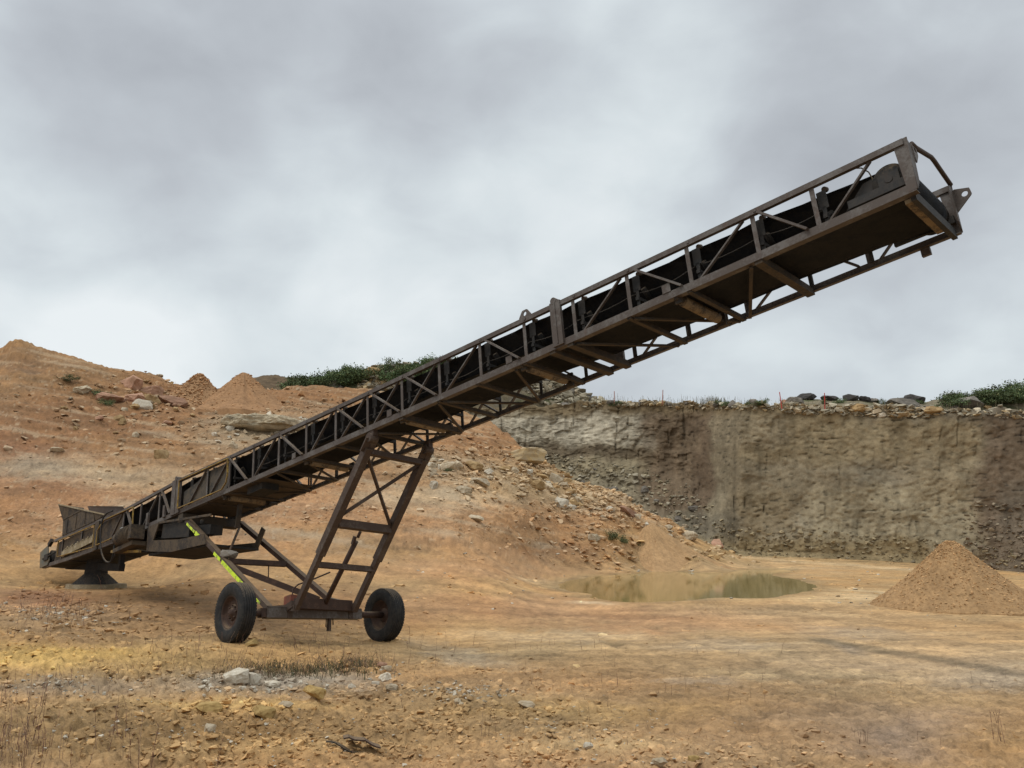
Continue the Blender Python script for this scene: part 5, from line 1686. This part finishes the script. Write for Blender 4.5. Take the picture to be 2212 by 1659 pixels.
mb = MB(); mb.bar((leg_pt(-.40), BW - .13, -.40), (leg_pt(-1.34), .13, -1.34), .05, .06); part(mb, 'leg_brace', 'leg_steel')
mb = MB(); mb.tube([(1.80, BW / 2, -1.54), (1.72, BW / 2, -1.64)], .03, 10); mb.tube([(1.66, BW / 2, -1.70), (.66, BW / 2, -2.72)], .05, 12)
mb.bar((1.70, BW / 2 - .05, -1.62), (1.62, BW / 2 - .05, -1.76), .05, .06); part(mb, 'hydraulic_cylinder', 'rusty')
# rear struts
mb = MB(); mb.bar((-3.85, .02, -.24), (-.20, .02, -2.72), .10, .13, (0, 1, 0)); st = part(mb, 'strut', 'leg_steel')
for (a, b_, hh) in ((.03, .14, .06), (.15, .25, .10), (.40, .48, .07), (.50, .77, .085), (.90, .94, .05)):
    mb = MB()
    p_, q_ = np.array((-3.85, .02, -.24)), np.array((-.20, .02, -2.72))
    A2, B2 = p_ + (q_ - p_) * a, p_ + (q_ - p_) * b_
    mb.bar(A2 + np.array([-.018, -.0685, -.026]), B2 + np.array([-.018, -.0685, -.026]), hh, .005, (0, 1, 0))
    part(mb, 'reflective_tape', 'lime_tape', st)
mb = MB(); mb.bar((-3.98, BW - .02, -.12), (-.25, BW - .02, -2.46), .10, .13, (0, 1, 0)); part(mb, 'strut', 'rusty')
mb = MB(); mb.bar((-1.98, .08, -1.50), (-1.80, BW - .08, -1.50), .12, .11); part(mb, 'strut_tie', 'rusty')
mb = MB(); mb.bar((-1.93, .09, -1.60), (-.50, BW - .09, -2.45), .09, .12, (0, 0, 1)); part(mb, 'strut_diagonal', 'rusty')
mb = MB(); mb.tube([(-3.9, BW - .06, -.2), (-2.1, .10, -1.40)], .03, 8); part(mb, 'tie_rod', 'rusty')
mb = MB(); mb.tube([(-1.83, .95, -1.55), (-1.83, .95, -1.80), (-1.86, .93, -1.84)], .014, 6); part(mb, 'hook', 'rusty')
# base frame and axle
mb = MB(); mb.bar((-.30, .04, -2.73), (.72, .04, -2.84), .10, .12); mb.bar((-.25, BW - .04, -2.50), (.72, BW - .04, -2.78), .10, .14); part(mb, 'base_beam', 'leg_steel')
mb = MB(); mb.bar((.62, .10, -2.74), (.62, BW - .10, -2.74), .16, .20); part(mb, 'base_cross_beam', 'rusty')
ax0, ax1 = Vector(HUBL), Vector(HUBR)
axp = lambda wd: ax0 + (ax1 - ax0) * ((wd - ax0.y) / (ax1.y - ax0.y))
mb = MB(); mb.bar(axp(-.42), axp(1.68), .20, .185); mb.bar(axp(-.4) + Vector((0, 0, .1)), axp(1.66) + Vector((0, 0, .1)), .22, .012); axle = part(mb, 'axle_beam', 'steel')
mb = MB(); mb.tube([axp(-.95), axp(-.36)], .065, 14); mb.bar(axp(-.52), axp(-.42), .16, .16); part(mb, 'stub_axle', 'rusty', axle)
mb = MB(); mb.tube([axp(1.62), axp(2.24)], .065, 14); part(mb, 'stub_axle', 'rusty', axle)
for wd in (.05, BW - .03):
    mb = MB(); q = axp(wd); mb.bar(q + Vector((.02, 0, .08)), (.66, wd, -2.76), .13, .15, (0, 1, 0)); mb.plate([q + Vector((.102, -.06, .1)), q + Vector((.102, .06, .1)), q + Vector((.102, .05, -.1)), q + Vector((.102, -.05, -.1))], .02)
    part(mb, 'axle_bracket', 'leg_steel')
mb = MB(); q = axp(.98); mb.bar(q + Vector((0, 0, -.09)), q + Vector((-.02, 0, -.32)), .05, .08, (1, 0, 0)); mb.tube([q + Vector((0, -.07, -.09)), q + Vector((0, -.08, -.24)), q + Vector((.03, -.05, -.27))], .012, 6); mb.tube([q + Vector((0, .08, -.09)), q + Vector((0, .09, -.2))], .012, 6); part(mb, 'hanging_bracket', 'leg_steel')
# hand pump
mb = MB(); mb.bar((-.02, .30, -2.62), (.02, .62, -2.64), .30, .26); mb.bar((-.02, .2, -2.78), (.02, .72, -2.79), .34, .05); mb.tube([(0, .60, -2.52), (.05, .62, -2.40)], .035, 10)
pump = part(mb, 'pump', 'pump_red')
mb = MB(); mb.tube([(-.02, .42, -2.5), (-.05, .44, -2.36), (.02, .52, -2.27), (.2, .75, -2.18), (.42, 1.0, -2.06)], .016, 8); part(mb, 'pump_lever', 'rusty', pump)


# wheels
def wheel(hub, rust_face):
    g = bpy.data.objects.new('wheel', None); C.objects.link(g); g.parent = conv
    g.location = Vector(hub) - Vector(OFF)
    W2 = .15
    mb = MB()
    pr = [(.29, -.115), (.33, -.135), (.42, -.152), (.475, -.145), (.512, -.125), (.530, -.112)]
    for k in range(5):                                               # ribs and grooves
        x0 = -.105 + k * .044
        pr += [(.537, x0), (.540, x0 + .014), (.537, x0 + .031)]
        if k < 4: pr += [(.520, x0 + .034), (.520, x0 + .041)]
    pr += [(.530, .112), (.512, .125), (.475, .145), (.42, .152), (.33, .135), (.29, .115), (.285, .0)]
    mb.lathe(pr, (0, 0, 0), 72)
    for k in range(60):                                              # shoulder lugs
        a = 2 * math.pi * k / 60
        for sd_ in (-1, 1):
            d = Vector((math.cos(a), 0, math.sin(a)))
            mb.bar(d * .521 + Vector((0, sd_ * .094, 0)), d * .513 + Vector((0, sd_ * .126, 0)), .040, .024, d)
    # weight flattens the tyre where it stands
    for v in mb.bm.verts:
        if v.co.z < -.52: v.co.z = -.52 - (abs(v.co.z) - .52) * .2; v.co.y *= 1.04
    mb.build('tyre', 'tyre_rubber', g)
    mb = MB(); s = rust_face
    mb.lathe([(.30, s * .115), (.285, s * .12), (.275, s * .09), (.262, s * .055), (.225, s * .030), (.20, s * .045), (.16, s * .05), (.15, s * .02), (.15, s * -.01), (.255, s * -.01), (.28, s * -.10), (.30, s * -.115)], (0, 0, 0), 40)
    rim = mb.build('rim', 'rusty', g)
    mb = MB(); mb.lathe([(.0, s * .115), (.05, s * .11), (.07, s * .09), (.09, s * .06), (.155, s * .045), (.155, s * .0), (.0, s * .0)], (0, 0, 0), 24, False)
    for k in range(8):
        a = 2 * math.pi * k / 8; p = Vector((.125 * math.cos(a), s * .05, .125 * math.sin(a)))
        mb.tube([p, p + Vector((0, s * .035, 0))], .016, 6)
    mb.build('hub', 'rusty', rim)
    return g


wheel(HUBL, -1)
wheel(HUBR, 1)

# lump of stone resting on the near strut
q = mach(-1.98, .06, -1.35)
rock(q, .40, 'grey_rock', 'rough grey lump of mud and stone resting on the yellow taped strut of the conveyor', shape=0, name='stone', cat='stone', sink=0, scale=(1, .8, .8))
